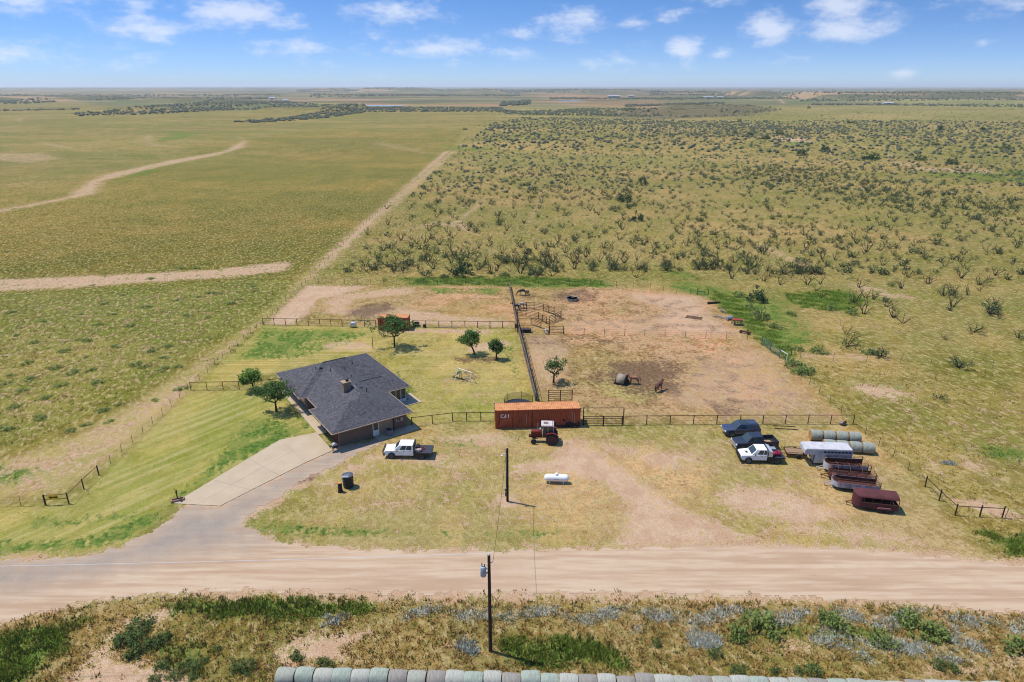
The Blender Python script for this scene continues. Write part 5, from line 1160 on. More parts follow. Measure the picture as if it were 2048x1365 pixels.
# stock tank, feed things
t = thing('stock_tank', 'round metal stock tank ringed with water in the back pen', 'water trough', (13.8,149.8,0))
MB().lathe([(1.25,0),(1.28,.6),(1.32,.63),(1.24,.6),(1.2,.05),(.02,.04)], n=26).build('wall', mat('tank_metal', S(176,190,204), S(130,140,150), scale=3, rough=.4, metal=.4), t)
MB().lathe([(.02,.5),(1.23,.5)], n=26).build('water', mat('trough_water', (.03,.06,.09), rough=.05, spec=.6), t)
MB().obox((.5,.4,.66),1.5,.3,.06,rz=.5).build('float_board', mat('float_wood', S(196,164,128)), t)
x, y = at(707,655)
t = thing('pet_house', 'silver domed pet shelter on a stand at the yard fence', 'pet house', (x,y,0))
MB().prism([(-.6,.35),(.6,.35),(.62,.8),(.4,1.1),(-.3,1.15),(-.62,.8)], -.4,.4).build('shell', ALU, t, bevel=.08)
for xx in (-.5,.5):
    for yy in (-.3,.3): MB().cyl((xx,yy,0),(xx,yy,.4),.03,n=6).build('leg', BLACK, t)
MB().box(-.62,-.6,-.2,.2,.4,.8).build('opening', BLACK, t)
def tub(name, label, px, py, r, h, mt):
    x, y = at(px, py); t = thing(name, label, 'tub', (x,y,0))
    MB().lathe([(r*.85,0),(r,h),(r*1.05,h+.03),(r*.95,h),(r*.8,.04),(.02,.04)], n=18).build('tub_wall', mt, t)
    MB().tube([(-r,0,h*.8),(-r*1.15,0,h*.9),(-r,.0,h)],.02,5).build('handle', mt, t)
tub('feed_tub','wide black feed tub beside the short rusty container',832,652,.75,.6,BLACK)
tub('feed_bucket','small black bucket at the pen fence past the feed tub',849,655,.32,.5,BLACK)
# feed rack by the corral
x, y = at(1050,665)
t = thing('feed_rack', 'low black feed bunk under pipe rails by the corral gateway', 'feeder', (x,y,0))
MB().prism([(-1.1,.15),(1.1,.15),(1.25,.7),(-1.25,.7)], -.45,.45).build('bunk', mat('bunk_grey', S(66,64,74), S(44,42,50), scale=3), t)
for z in (.85,1.2,1.55): MB().cyl((-1.9,.6,z),(1.6,.6,z),.03,n=6).build('rail', RUST, t)
for xx in (-1.9,-.2,1.6): MB().cyl((xx,.6,0),(xx,.6,1.6),.04,n=6).build('post', RUST, t)
MB().box(-1.85,-1.1,.3,.7,.8,1.5).build('mineral_box', BLACK, t)
for xx in (-1.0,1.0):
    for yy in (-.35,.35): MB().box(xx-.04,xx+.04,yy-.04,yy+.04,0,.2).build('leg', BLACK, t)
# scrap at the edge of the back pen
WOODS = mat('grey_wood', S(188,168,146), S(140,120,102), scale=4, stretch=(1,6,1))
def lumber(label, px, py, n, L_, rz, tilt, cat='lumber pile', name='lumber_pile'):
    x, y = at(px,py); t = thing(name, label, cat, (x,y,0), rz); rr = random.Random(px)
    for k in range(n): MB().obox((rr.uniform(-.3,.3), -.5+k*1.0/n, .08+.05*(k%3)+tilt*.3), L_*rr.uniform(.8,1.1), .16, .05, rz=rr.uniform(-.15,.15), ry=tilt*rr.uniform(.6,1.2)).build('board', WOODS, t)
    return t
lumber('heap of pale boards leaning over a dark frame at the weedy pen corner',1448,624,9,2.2,R(-50),.25)
lumber('short loose posts scattered in front of the board heap',1432,633,4,1.6,R(50),.05)
lumber('row of weathered planks lying beside the wire spool',1444,636,5,1.5,R(-35),.05)
x, y = at(1473,650); t = thing('cattle_squeeze','red-topped blue metal feeder cage in the weeds by the pen','feeder',(x,y,0),R(-10))
MB().box(-1.0,1.0,-.6,.6,1.05,1.2).build('red_top', mat('faded_red', S(178,76,66), S(140,60,56), scale=3), t)
for k in range(7): MB().cyl((-1+k*.33,-.6,0),(-.9+k*.3,-.55,1.1),.035,n=6).build('bar', mat('blue_steel', S(84,92,120)), t)
for k in range(4): MB().cyl((-.95+k*.63,.6,0),(-.95+k*.63,.55,1.1),.035,n=6).build('bar', mat('blue_steel', S(84,92,120)), t)
x, y = at(1490,668); t = thing('farm_implement','maroon farm implement with pale bars lying against the gate end','farm implement',(x,y,0),R(-42))
MB().box(-1.1,1.1,-.15,.15,.3,.55).build('beam', mat('impl_red', S(128,52,50), S(96,44,42), scale=4), t, bevel=.03)
for k in range(5): MB().cyl((-.9+k*.45,.1,.4),(-.7+k*.45,.9,.1),.04,n=6).build('tine', GALV, t)
for xx in (-.8,.8): MB().lathe([(.05,-.08),(.3,-.08),(.3,.08),(.05,.08)], (xx,-.2,.3), 'y', 12).build('wheel', RUBBER, t)
x, y = at(1458,640); t = thing('wire_spool','loose roll of grey wire mesh beside the planks','wire roll',(x,y,.0),R(20))
MB().lathe([(.3,-.7),(.42,-.7),(.42,.7),(.3,.7),(.3,-.7)], (0,0,.42), 'x', 14).build('coil', GALV, t); MB().cyl((-.75,0,.42),(.75,0,.42),.05).build('core', DARKRUST, t)
x, y = at(1388,636); t = thing('rusty_gate_panel','rusty flat gate panel lying on the bare pen ground','gate',(x,y,.03),R(-25))
for k in range(6): MB().cyl((-1.6,-.8+k*.32,.04),(1.6,-.8+k*.32,.04),.035,n=6).build('rail', RUST, t)
for xx in (-1.6,0,1.6): MB().cyl((xx,-.8,.05),(xx,.8,.05),.035,n=6).build('stile', RUST, t)
x, y = at(1428,608); t = thing('log','dark charred log at the weedy edge of the pen','log',(x,y,0),R(8))
MB().cyl((-1.5,0,.25),(1.5,.2,.2),.28,.2,n=10).build('trunk', mat('charred', S(52,44,42), S(34,30,30), scale=6), t); MB().cyl((.2,0,.3),(.6,.5,.75),.09,.04,n=6).build('stub', mat('charred', S(52,44,42)), t)
x, y = at(1572,855); t = thing('pipe_stack','two rusty pipes lying on the grass below the pipe fence','pipes',(x,y,0),R(-4))
MB().cyl((-1.8,-.5,.06),(1.5,-.75,.06),.05,n=8).build('pipe', DARKRUST, t); MB().cyl((-1.7,.3,.06),(1.3,.2,.06),.05,n=8).build('pipe', DARKRUST, t)
t = lumber('long pale plank lying along the back yard fence',895,655,2,4.6,R(1),.0,'plank','timber_plank')
x, y = at(1686,851); t = thing('scrap_heap','small heap of dark scrap and tyres at the fence end','scrap',(x,y,0))
MB().lathe([(.2,-.11),(.36,-.12),(.36,.12),(.2,.11)], (0,0,.16), n=14).build('tyre', RUBBER, t); MB().obox((.3,.2,.35),.6,.3,.25,rz=.6,rx=.4).build('block', DARKRUST, t); MB().obox((-.3,.1,.3),.5,.3,.2,rz=-.4).build('block', GALV, t)
# ------------------------------------------------------------------ fences
TPOST = mat('t_post', S(92,76,62), S(66,58,54), scale=6)
WIRE = mat('fence_wire', (.16,.14,.13), rough=.7, metal=.4)
PLANKW = mat('weathered_plank', S(150,134,122), S(112,98,92), scale=3, stretch=(4,4,.5))
_post_cache = {}
def post_mesh(r, h, m, n=6):
    k = (r,h,m.name)
    if k not in _post_cache:
        mb = MB().cyl((0,0,-.2),(0,0,h),r,n=n)
        if r > .05: mb.cyl((0,0,h),(0,0,h+.02),r*1.15,n=n)
        _post_cache[k] = mb.mesh('post', m)
    return _post_cache[k]
def fence(name, label, pts, spacing, h, r, m, rails=(), rail_r=.045, wires=(), lean=.0, group=None, rail_mat=None, cat='fence'):
    pts = [Vector((*p,0)) for p in pts]
    t = thing(name, label, cat, pts[0], 0, group)
    pm = post_mesh(r, h, m); rr = random.Random(len(label)*7+int(pts[0].x*10))
    for i, (a, b) in enumerate(zip(pts[:-1], pts[1:])):
        n = max(1, round((b-a).length/spacing))
        for k in range(n+(1 if i == len(pts)-2 else 0)):
            p = a.lerp(b, k/n)-pts[0]
            link('post', pm, t, p, (rr.uniform(-lean,lean), rr.uniform(-lean,lean), 0))
    for z in rails: MB().tube([(p.x-pts[0].x,p.y-pts[0].y,z) for p in pts], rail_r, 6).build('rail', rail_mat or m, t)
    for z in wires: MB().tube([(p.x-pts[0].x,p.y-pts[0].y,z) for p in pts], .010, 4).build('wire', WIRE, t)
    return t
fence('pipe_fence','rusty pipe fence along the back of the lawn up to the short container',[at(526,650),at(640,652),at(752,655)],2.45,1.45,.065,DARKRUST,(1.4,),wires=(.15,.5,.9))
fence('pipe_fence','rusty pipe fence from the short container to the corral',[at(826,655),at(930,656),at(1030,657)],2.45,1.45,.065,DARKRUST,(1.4,),wires=(.15,.5,.9))
fence('pipe_fence','rusty pipe fence between the field edge and the house end',[at(382,781),at(511,779),hw(1.4,25.2)],2.3,1.45,.055,DARKRUST,(1.4,),wires=(.12,.6))
fence('pipe_fence','rusty pipe fence between the house and the long container',[hw(12.0,.7),at(905,843),at(990,842)],2.4,1.4,.065,DARKRUST,(1.36,),wires=(.12,.6))
fence('pipe_fence','long rusty pipe fence behind the parked trucks and trailers',[at(1246,850),at(1480,848),at(1706,848)],3.41,1.45,.065,DARKRUST,(1.4,),wires=(.2,.6,1.0),rail_mat=RUST)
fence('wire_fence','T-post wire fence running beside the front lawn',[at(197,951),at(306,850),at(376,781)],2.9,1.3,.03,TPOST,wires=(.4,.8,1.15),lean=.06)
fence('wire_fence','T-post wire fence beside the back lawn and pen corner',[at(384,780),at(430,731),at(526,650),at(611,567)],3.0,1.3,.03,TPOST,wires=(.4,.8,1.15),lean=.06)
fence('wire_fence','T-post wire fence along the pasture edge beside the dirt track',[at(611,567),at(700,477),at(800,389),at(905,302)],5.0,1.3,.03,TPOST,wires=(.4,1.1),lean=.07)
fence('wire_fence','short T-post wire fence left of the arrow sign',[at(90,1011),at(42,1012),at(-30,1014)],3.0,1.3,.03,TPOST,wires=(.4,.8,1.15),lean=.08)
fence('wire_fence','back wire fence of the left pen below the pasture',[at(611,567),at(820,570),at(1016,574)],3.4,1.35,.035,TPOST,wires=(.3,.7,1.1),lean=.05)
fence('wire_fence','back wire fence of the right pen along the green weeds',[at(1016,574),at(1200,572),at(1300,579),at(1408,592)],3.6,1.35,.035,TPOST,wires=(.3,.7,1.1),lean=.05)
fence('wire_fence','wire fence across the horse pens from the corral to the gate',[at(1128,669),at(1330,673),at(1494,681)],3.6,1.35,.04,TPOST,wires=(.4,.8,1.2),lean=.06)
fence('wire_fence','wire fence down the pen side from the white gate post',[at(1574,724),at(1619,770),at(1660,805),at(1706,848)],3.8,1.3,.035,TPOST,wires=(.4,.8,1.15),lean=.07)
fence('wire_fence','wire fence past the hay bales toward the brace posts',[at(1706,848),at(1757,893),at(1816,942),at(1850,974),at(1878,1002)],4.2,1.35,.035,TPOST,wires=(.4,.8,1.15),lean=.07)
fence('wire_fence','wire fence across the right-hand paddock',[at(1600,718),at(1800,727),at(2048,738),at(2250,747)],5.0,1.3,.03,TPOST,wires=(.4,.8,1.1),lean=.08)
fence('brace_fence','heavy rusty pipe brace posts where the wire fence turns by the road',[at(1850,974),at(1878,1002),at(1910,1031),at(1959,1034),at(2004,1036)],9,1.5,.08,DARKRUST,(1.25,),rail_r=.045)
fence('wire_fence','wire fence continuing right of the brace posts',[at(2010,1036),at(2090,1036),at(2300,1040)],3.5,1.3,.03,TPOST,wires=(.4,.8,1.15),lean=.08)
# old plank fence between yard and pens, with a pipe fence beside it
def plank_fence():
    pts = [Vector((*at(*p),0)) for p in ((1018,574),(1031,641),(1038,668),(1071,803))]
    t = thing('plank_fence', 'weathered grey plank fence between the back yard and the horse pens', 'fence', pts[0])
    me = MB().box(-.28,.28,-.02,.02,.03,1.45).mesh('plank', PLANKW); rr = random.Random(3)
    for a, b in zip(pts[:-1], pts[1:]):
        d = b-a; n = max(1,int(d.length/.6)); rz = math.atan2(d.y,d.x)
        for k in range(n):
            p = a.lerp(b,(k+.5)/n)-pts[0]; link('plank', me, t, p, (rr.uniform(-.04,.04), rr.uniform(-.05,.05), rz+rr.uniform(-.06,.06)), (1,1,rr.uniform(.86,1.05)))
        for z in (.4,1.1): MB().cyl((a-pts[0])+Vector((.06,0,z)),(b-pts[0])+Vector((.06,0,z)),.04,n=5).build('rail', PLANKW, t)
    tp = MB().tube([tuple(p-pts[0]+Vector((0,0,1.5))) for p in pts],.045,6).build('top_board', PLANKW, t)
plank_fence()
fence('pipe_fence','low red-brown pipe fence standing just beside the plank fence',[at(1044,668),at(1056,715),at(1078,803)],2.6,1.2,.035,RUST,(1.15,),wires=(.5,))
# livestock panels: each panel is its own thing
def stock_panel(label, a, b, h=1.65, n=5, group=None, name='corral_fence', cat='fence', lift=.0, m=None):
    a, b = Vector((*a,0)), Vector((*b,0)); d = b-a; t = thing(name, label, cat, a+Vector((0,0,lift)), math.atan2(d.y,d.x), group); L_ = d.length; m = m or DARKRUST
    for x in ((0,L_) if L_ < 3.2 else (0,L_/2,L_)): MB().cyl((x,0,0),(x,0,h+.08),.065,n=6).build('upright', m, t)
    for k in range(n): z = .25+(h-.25)*k/(n-1); MB().cyl((0,0,z),(L_,0,z),.042,n=6).build('rail', m, t)
    return t
ring = [(1036,622),(1053,620),(1068,620),(1087,623),(1108,630),(1122,638),(1098,649)]
for p, q in zip(ring[:-1], ring[1:]): stock_panel('rusty tubular panel of the round outer corral fence', at(*p), at(*q), group='outer corral panels')
ring2 = [(1035,633),(1052,635),(1077,639),(1093,648)]
for p, q in zip(ring2[:-1], ring2[1:]): stock_panel('rusty tubular panel of the inner corral alley', at(*p), at(*q), group='inner corral panels', h=1.5)
stock_panel('rusty tubular panel slanting to the corral gateway post', at(1062,650), at(1082,657), h=1.5)
stock_panel('rusty tubular gate hung on the tall corral gateway post', at(1099,668), at(1127,668), h=1.5, name='corral_gate', cat='gate')
stock_panel('free-standing rusty cattle panel behind the long container', at(1097,804), at(1144,803), h=1.9, n=6)
stock_panel('rusty tube gate next to the long container', at(1167,851), at(1206,851), h=1.4, n=5, name='tube_gate', cat='gate')
stock_panel('rusty tube gate hung on the tall gate post', at(1207,851), at(1244,851), h=1.4, n=5, name='tube_gate', cat='gate')
stock_panel('green tube gate among tall weeds at the pen side', at(1523,689), at(1559,716), h=1.5, n=5, name='tube_gate', cat='gate', m=mat('green_gate', S(84,112,104)))
stock_panel('dark tube gate in the back fence by the weeds', at(1394,590), at(1416,592), h=1.5, n=3, name='tube_gate', cat='gate')
def frame(name, label, a, b, h, r, m):
    a, b = Vector((*at(*a),0)), Vector((*at(*b),0)); d = b-a; t = thing(name, label, 'gate frame', a, math.atan2(d.y,d.x)); L_ = d.length
    for x in (0,L_): MB().cyl((x,0,-.2),(x,0,h),r,n=8).build('post', m, t)
    MB().cyl((0,0,h-.04),(L_,0,h-.04),r*.7,n=8).build('crossbar', m, t)
frame('gate_frame','tall rusty overhead gate frame at the corral entrance',(1035,667),(1098,668),3.1,.08,DARKRUST)
frame('gate_frame','tall rusty overhead pipe frame above the gates by the long container',(1166,850),(1246,850),2.75,.07,RUST)
frame('gate_frame','white pipe frame at the end of the green gate',(1560,716),(1573,724),1.5,.07,WHITE)
frame('gate_frame','grey timber frame standing in weeds behind the green gate',(1562,708),(1582,712),1.5,.06,TPOST)
x, y = at(746,698); t = thing('clothesline_post','single dark iron post standing in the back lawn','post',(x,y,0)); MB().cyl((0,0,0),(0,0,2.3),.06,n=8).build('shaft', BLACK, t); MB().cyl((-.25,0,1.1),(0,0,1.1),.03,n=6).build('hook', BLACK, t)

# ------------------------------------------------------------------ far buildings and water
def shed(label, px, py, L_, D_, h, wall, roofc, rz=0):
    x, y = at(px,py); t = thing('barn', label, 'building', (x,y,float(relief(np.array(x),np.array(y)))), rz)
    MB().box(-L_/2,L_/2,-D_/2,D_/2,-1,h).build('wall', wall, t)
    MB().prism([(-D_/2-.6,h),(D_/2+.6,h),(0,h+D_*.22)], -L_/2-.5, L_/2+.5, axis='x').build('roof', roofc, t)
    MB().box(-L_*.15,L_*.15,-D_/2-.1,-D_/2-.02,0,h*.75).build('door', BLACK, t)
BLUEW = mat('far_blue', S(128,150,176)); PALEW = mat('far_white', S(232,228,222)); TINR = mat('far_tin', S(200,204,210), rough=.4)
shed('long blue-grey barn beyond the red fields', 1228,195, 50,16,6,BLUEW,TINR); shed('small pale shed beside the blue-grey barn', 1262,194.5, 24,12,4,BLUEW,TINR)
shed('white farm building far beyond the pasture', 1416,196, 40,12,4,PALEW,TINR); shed('second white farm roof past the far white building', 1440,196, 24,10,4,PALEW,TINR)
shed('low white building on the far left plain', 545,199, 22,12,5,PALEW,TINR); shed('low pale roof near the far left building', 572,203, 18,10,4,PALEW,TINR)
shed('pale roadside shed at the far right', 1775,209, 26,10,4,PALEW,TINR); shed('tiny white house on the far ridge', 1491,190, 24,14,6,PALEW,TINR)
WATER = mat('pond_water', S(150,156,168), rough=.12, spec=.5)
def pond(pts):
    q = W(pts); m = MB(); m.add([(a,b,float(relief(np.array(a),np.array(b)))+.5) for a,b in q], [tuple(range(len(q)))]); tag(m.build('water', WATER), kind='structure')
pond([(722,211),(745,210),(800,210.5),(812,212),(800,213),(740,213)]); pond([(1100,203.6),(1150,202.6),(1175,203.6),(1130,204.6)])
q = W([(1597,284),(1622,285),(1628,288),(1600,289)]); m = MB(); m.add([(a,b,.35) for a,b in q], [(0,1,2,3)]); tag(m.build('water', mat('green_pond', S(70,84,50), rough=.2)), kind='structure')
# ------------------------------------------------------------------ vegetation
def scatter(n, ymin, ymax, side=.82, pad=12):
    y = ymin+(ymax-ymin)*RNG.random(n); x = RNG.uniform(-1,1,n)*(side*y+pad); return x, y
def leafmat(name, a, b, tr=.3, upn=.45): return mat(name, tuple(v*1.35 for v in a), tuple(v*1.35 for v in b), scale=1.4, rough=.75, spec=.2, trans=tr, lo=.3, hi=.7, upn=upn)
LEAF = leafmat('leaf_green', S(84,120,48), S(56,88,36)); LEAFD = leafmat('leaf_dark', S(88,118,54), S(58,88,42)); LEAFL = leafmat('leaf_light', S(118,150,58), S(76,112,44))
MESQ = leafmat('mesquite_leaf', S(98,114,70), S(70,86,52)); JUN = leafmat('juniper', S(60,86,44), S(36,58,32), .1); SAGEM = leafmat('sage', S(172,182,178), S(132,144,138), .15)
WEEDM = leafmat('weed', S(136,148,78), S(104,122,60)); WEEDD = leafmat('weed_dark', S(106,120,62), S(78,96,50))
BARK = mat('bark', S(92,74,60), S(64,52,46), scale=9, bump=.4, rough=.95); DEAD = mat('dead_branch', S(72,60,52), S(46,40,38), scale=7, rough=.95)
def leaf_cloud(m, centers, n, spread, size, rr):
    """small leaf-sprig quads scattered round branch tips"""
    for c, k in centers:
        for _ in range(int(n*k)):
            d = Vector((rr.gauss(0,1),rr.gauss(0,1),rr.gauss(0,.75))); p = Vector(c)+d*spread*k*.62
            u = Vector((rr.uniform(-1,1),rr.uniform(-1,1),rr.uniform(-.6,.6))).normalized(); w = u.cross(Vector((rr.uniform(-1,1),rr.uniform(-1,1),rr.uniform(-1,1)))).normalized()
            s_ = size*rr.uniform(.6,1.4); a, b = u*s_, w*s_*.6
            m.add([p-a, p-b*.9, p+a, p+b*.9], [(0,1,2,3)])
def limb(m, p, d, L_, r, depth, rr, tips, bend=.35, n=5, segs=3, kids=(2,3), up=.25):
    p = Vector(p); d = Vector(d).normalized()
    for s in range(segs):
        q = p+d*L_/segs; m.cyl(p, q, r*(1-.22*s), r*(1-.22*(s+1)), n, cap=False); p = q
        d = (d+Vector((rr.gauss(0,bend),rr.gauss(0,bend),rr.gauss(0,bend)*.6+up*.4))).normalized()
        if depth > 0 and s > 0:
            for _ in range(rr.randint(*kids)-1):
                dd = (d+Vector((rr.gauss(0,.8),rr.gauss(0,.8),rr.gauss(.1,.4)))).normalized(); limb(m, p, dd, L_*rr.uniform(.5,.75), r*.5, depth-1, rr, tips, bend, max(3,n-1), segs, kids, up)
    tips.append((p, 1.0))
def yard_tree(label, px, py, h, spread, seed, leaf=LEAF, lean=(0,0), gaps=1.0, group=None):
    rr = random.Random(seed); x, y = at(px,py); t = thing('shade_tree', label, 'tree', (x,y,0))
    m = MB(); tips = []; th = h*.34
    m.cyl((0,0,-.1),(lean[0]*.3,lean[1]*.3,th*.5),.19,.15,9,False).cyl((lean[0]*.3,lean[1]*.3,th*.5),(lean[0]*.6,lean[1]*.6,th),.15,.12,9,False)
    for k in range(6):
        a = k*1.05+rr.uniform(-.3,.3); limb(m, (lean[0]*.6,lean[1]*.6,th*rr.uniform(.8,1.05)), (math.cos(a)*spread*.55+lean[0],math.sin(a)*spread*.55+lean[1],rr.uniform(.5,1.1)), h*.42, .075, 2, rr, tips, .3, 5, 3, (2,2), .3)
    m.build('trunk', BARK, t)
    zmax = max(p.z for p,_ in tips) if tips else h
    k = (h*.92)/zmax
    cs = []
    for p, _ in tips:
        if rr.random() < .9*gaps: cs.append(((p.x*spread*.42, p.y*spread*.42, max(th*.95, p.z*k)), rr.uniform(.65,1.25)))
    rr.shuffle(cs); cs = cs[:60]
    zc, zr = th+(h-th)*.5, (h-th)*.5
    for _ in range(int(34*gaps*spread)):   # leafy clumps through the crown volume, denser toward its rim
        a = rr.uniform(0,6.28); e = rr.uniform(-.75,1.0); q = rr.uniform(.45,1.0)*math.sqrt(max(0,1-e*e)); k2 = 1 if gaps > .7 else (1 if math.sin(a*2+seed) > -.2 else .3)
        lob = .78+.3*math.sin(a*3+seed*1.7)*math.cos(e*2.5+seed)       # lobed, uneven outline
        if rr.random() < k2: cs.append(((lean[0]*.8+spread*q*math.cos(a)*lob, lean[1]*.8+spread*q*math.sin(a)*lob, zc+zr*e*(.8+.18*math.sin(a*2+seed))), rr.uniform(.55,1.2)))
    lm = MB(); leaf_cloud(lm, cs, 26, .42, .15, rr); lm.build('crown', leaf, t)
    return t
yard_tree('dark green tree in the front lawn beside the entrance walk',553,824,4.9,2.4,1,LEAFD)
yard_tree('light green tree at the pipe fence end of the front lawn',507,781,3.7,1.9,2,LEAFL)
yard_tree('largest back yard tree, in front of the short rusty container',789,694,6.3,2.9,3,LEAFD,(.1,0),1.15)
yard_tree('wide-crowned double tree in the middle of the back yard',950,709,4.6,1.9,4,LEAF,(-.9,.0),.95)
yard_tree('small round tree in the back yard near the plank fence',993,719,3.7,1.4,5,LEAFD)
yard_tree('thin flat-topped tree standing alone in the horse pen',1107,766,4.5,1.7,6,LEAFD,(.1,0),.55)

def mesquite_mesh(seed, h, stems, foliage, n=4, depth=1):
    rr = random.Random(seed); m = MB(); tips = []
    for k in range(stems):
        a = 2*math.pi*k/stems+rr.uniform(-.5,.5); ln = rr.uniform(.35,1.0)
        limb(m, (math.cos(a)*.12,math.sin(a)*.12,-.08), (math.cos(a)*ln,math.sin(a)*ln,rr.uniform(.7,1.2)), h*rr.uniform(.6,1.05), .085*h/2.2, depth, rr, tips, .28, n, 3, (2,3), .15)
    lm = None
    if foliage:
        lm = MB(); cs = [((p.x*.9,p.y*.9,max(.25,p.z*rr.uniform(.25,.8))),rr.uniform(.5,1)) for p,_ in tips]; rr.shuffle(cs)
        leaf_cloud(lm, cs[:int(10+14*foliage)], 9*foliage+4, .42, .13, rr)
    return m, lm
BARE = [mesquite_mesh(100+k, 2.3, 4+k%4, 0)[0].mesh('branches', DEAD) for k in range(7)]
LEAFY = []
for k in range(6):
    a, b = mesquite_mesh(200+k, 2.2, 5+k%3, 1.1+.5*(k%3)); LEAFY.append((a.mesh('branches', DEAD), b.mesh('foliage', MESQ if k%3 else WEEDD)))
def bush_mesh(seed, leaf, r=1.0, flat=.8, n=520, size=.14):
    rr = random.Random(seed); lm = MB(); cs = []
    for k in range(17):
        a = rr.uniform(0,6.28); q = math.sqrt(rr.random())*r*1.1; z = flat*math.sqrt(max(0.05,1-(q/r)**2))*rr.uniform(.3,1.1)
        cs.append(((q*math.cos(a),q*math.sin(a),z*r+.08),rr.uniform(.6,1.1)))
    leaf_cloud(lm, cs, n/17, .34*r, size*.85, rr)
    for k in range(len(lm.v)):
        if lm.v[k][2] < .01: lm.v[k] = (lm.v[k][0],lm.v[k][1],.01)
    return lm.mesh('foliage', leaf)
def sprig_mesh(seed, leaf, r=.5, h=.5, n=60):
    """upright tuft of narrow blades"""
    rr = random.Random(seed); m = MB()
    for _ in range(n):
        a = rr.uniform(0,6.28); q = math.sqrt(rr.random())*r*.7; b = rr.uniform(0,6.28); ln = h*rr.uniform(.5,1.1); o = rr.uniform(.15,.7)*r
        p = Vector((q*math.cos(a),q*math.sin(a),0)); tip = p+Vector((o*math.cos(a),o*math.sin(a),ln)); w = Vector((math.cos(b),math.sin(b),0))*.035*(h/.5)
        m.add([p-w,p+w,tip+w*.3,tip-w*.3],[(0,1,2,3)])
    return m.mesh('blades', leaf)
JUNM = [bush_mesh(300+k, JUN, 1.0, 1.5, 760, .13) for k in range(3)]
WEEDB = [bush_mesh(310+k, WEEDM if k%2 else WEEDD, 1.0, .55, 420, .15) for k in range(6)]
STEM = MB().cyl((0,0,-.1),(0,0,.5),.05,.03,5).mesh('stem', BARK)
def place_mesq(x, y, sc, leafy, k, rz):
    if leafy:
        t = thing('mesquite_shrub', 'mesquite shrub with grey-green leaves among dark branches in the pasture', 'shrub', (x,y,0), rz, 'leafy mesquite shrubs in the pasture'); t.scale = (sc,)*3
        b, f = LEAFY[k % len(LEAFY)]; link('branches', b, t); link('foliage', f, t)
    else:
        t = link('dead_mesquite', BARE[k % len(BARE)], None, (x,y,0), (0,0,rz), sc); tag(t, 'bare dead mesquite with dark forked branches in the pasture', 'shrub', 'bare mesquite in the pasture')
shr = []
Z8 = [(120,310),(260,240),(410,215),(480,60),(195,490),(105,520,1),(300,430),(350,345),(205,365),(305,505),(375,455),(455,370),(515,360),(520,440),(610,375),(680,395),(760,420),(820,440),(700,330),(540,280),(590,190),(660,290),(745,280),(810,280),(860,290,1),(900,250,1),(950,350),(880,400),(970,100,1),(1010,195),(1020,240,1),(1070,280),(1120,190),(1115,130),(1140,370),(1040,435),(1270,405),(1230,90),(1330,300,1),(1420,360),(1460,70,1),(1450,260,1),(1530,350,1),(1470,430),(1550,460),(1610,460),(1640,145),(1650,550,1),(1740,440),(1840,340),(1840,245),(1920,210,1),(1910,130,1),(1810,150,1),(1810,510),(1870,500),(1960,480),(1950,600),(1920,380),(2030,360),(1000,555),(1165,570),(1250,580,1),(925,510),(690,500),(570,540),(465,540),(515,590,1),(960,570),(1385,495),(1420,500),(1380,590),(1285,585,1),(1530,540),(250,130),(600,90,1),(740,70,1),(680,170),(790,100,1)]
for p in Z8: shr.append((700+p[0]/3.413, 380+p[1]/3.413, len(p) > 2))
ZR = [(445,975),(710,1010),(770,970),(930,1005),(940,870),(1010,875),(720,925),(1270,905),(1110,1110),(1140,1025),(1175,1080),(1220,1090),(1290,1130),(1330,1190),(1700,975),(1730,1065),(1860,1170,1),(1765,1270,1),(2010,1300,1),(1885,960),(1410,970),(1370,1030),(1600,1070,1),(1800,1010,1),(1520,1005),(600,1190,1),(1070,1280),(1380,1220),(1090,1160),(860,1010),(650,965),(530,880,1),(460,890,1),(1650,1130),(220,780,1),(290,820,1),(430,790),(560,800),(660,610,1),(760,690,1),(840,740,1),(560,740,1),(1040,760,1),(1200,780,1),(1330,850,1),(1180,830),(1560,790,1),(1700,770,1),(1840,830),(1900,840,1),(1500,870,1),(1610,910),(1710,910),(1440,800),(1110,760),(930,740,1),(850,810)]
for p in ZR: shr.append((1300+p[0]/2.73, 200+p[1]/2.73, len(p) > 2))
rr = random.Random(5); placed = []
for px, py, lf in shr:
    x, y = at(px, py); big = 1.55 if (px, py) in ((1300+1860/2.73,200+1170/2.73),(700+1165/3.413,380+570/3.413)) else 1.0
    placed.append((x,y)); place_mesq(x, y, big*rr.uniform(.8,1.2), lf, rr.randrange(40), rr.uniform(0,6.28))
nind = len(placed)
def pasture_x0(y): return -48.0 if y < 560 else -48+(y-560)*.02
cand = []
tries = 0
while len(cand) < 8600 and tries < 120000:
    tries += 1
    y = 172+ (1500-172)*rr.random()**1.55; x = rr.uniform(-50, .8*y+30)
    if x < pasture_x0(y)+3: continue
    if y < 175 and x < 60: continue
    if x > 47+(y-150)*.0 and y < 172: continue
    g = math.sin(x*.043+1.7*math.sin(y*.021))+math.sin(y*.038-x*.017+1)          # natural thickets and openings
    if rr.random() > .62+.2*g: continue
    if y > 900 and rr.random() < .35: continue
    if y < 270 and rr.random() < .45: continue
    if any((x-a)**2+(y-b)**2 < 7 for a,b in placed[:nind]): continue
    cand.append((x,y))
tq = W([(1490,335),(1700,342),(1960,400),(2048,425),(2100,450),(1900,440),(1650,405),(1480,372)]); lo_, hi_ = tq.min(0), tq.max(0)
for _ in range(1500):
    x, y = rr.uniform(lo_[0],hi_[0]), rr.uniform(lo_[1],hi_[1])
    if polydist(np.array([x]),np.array([y]),tq)[0] > 0 and rr.random() < .5: cand.append((x,y))
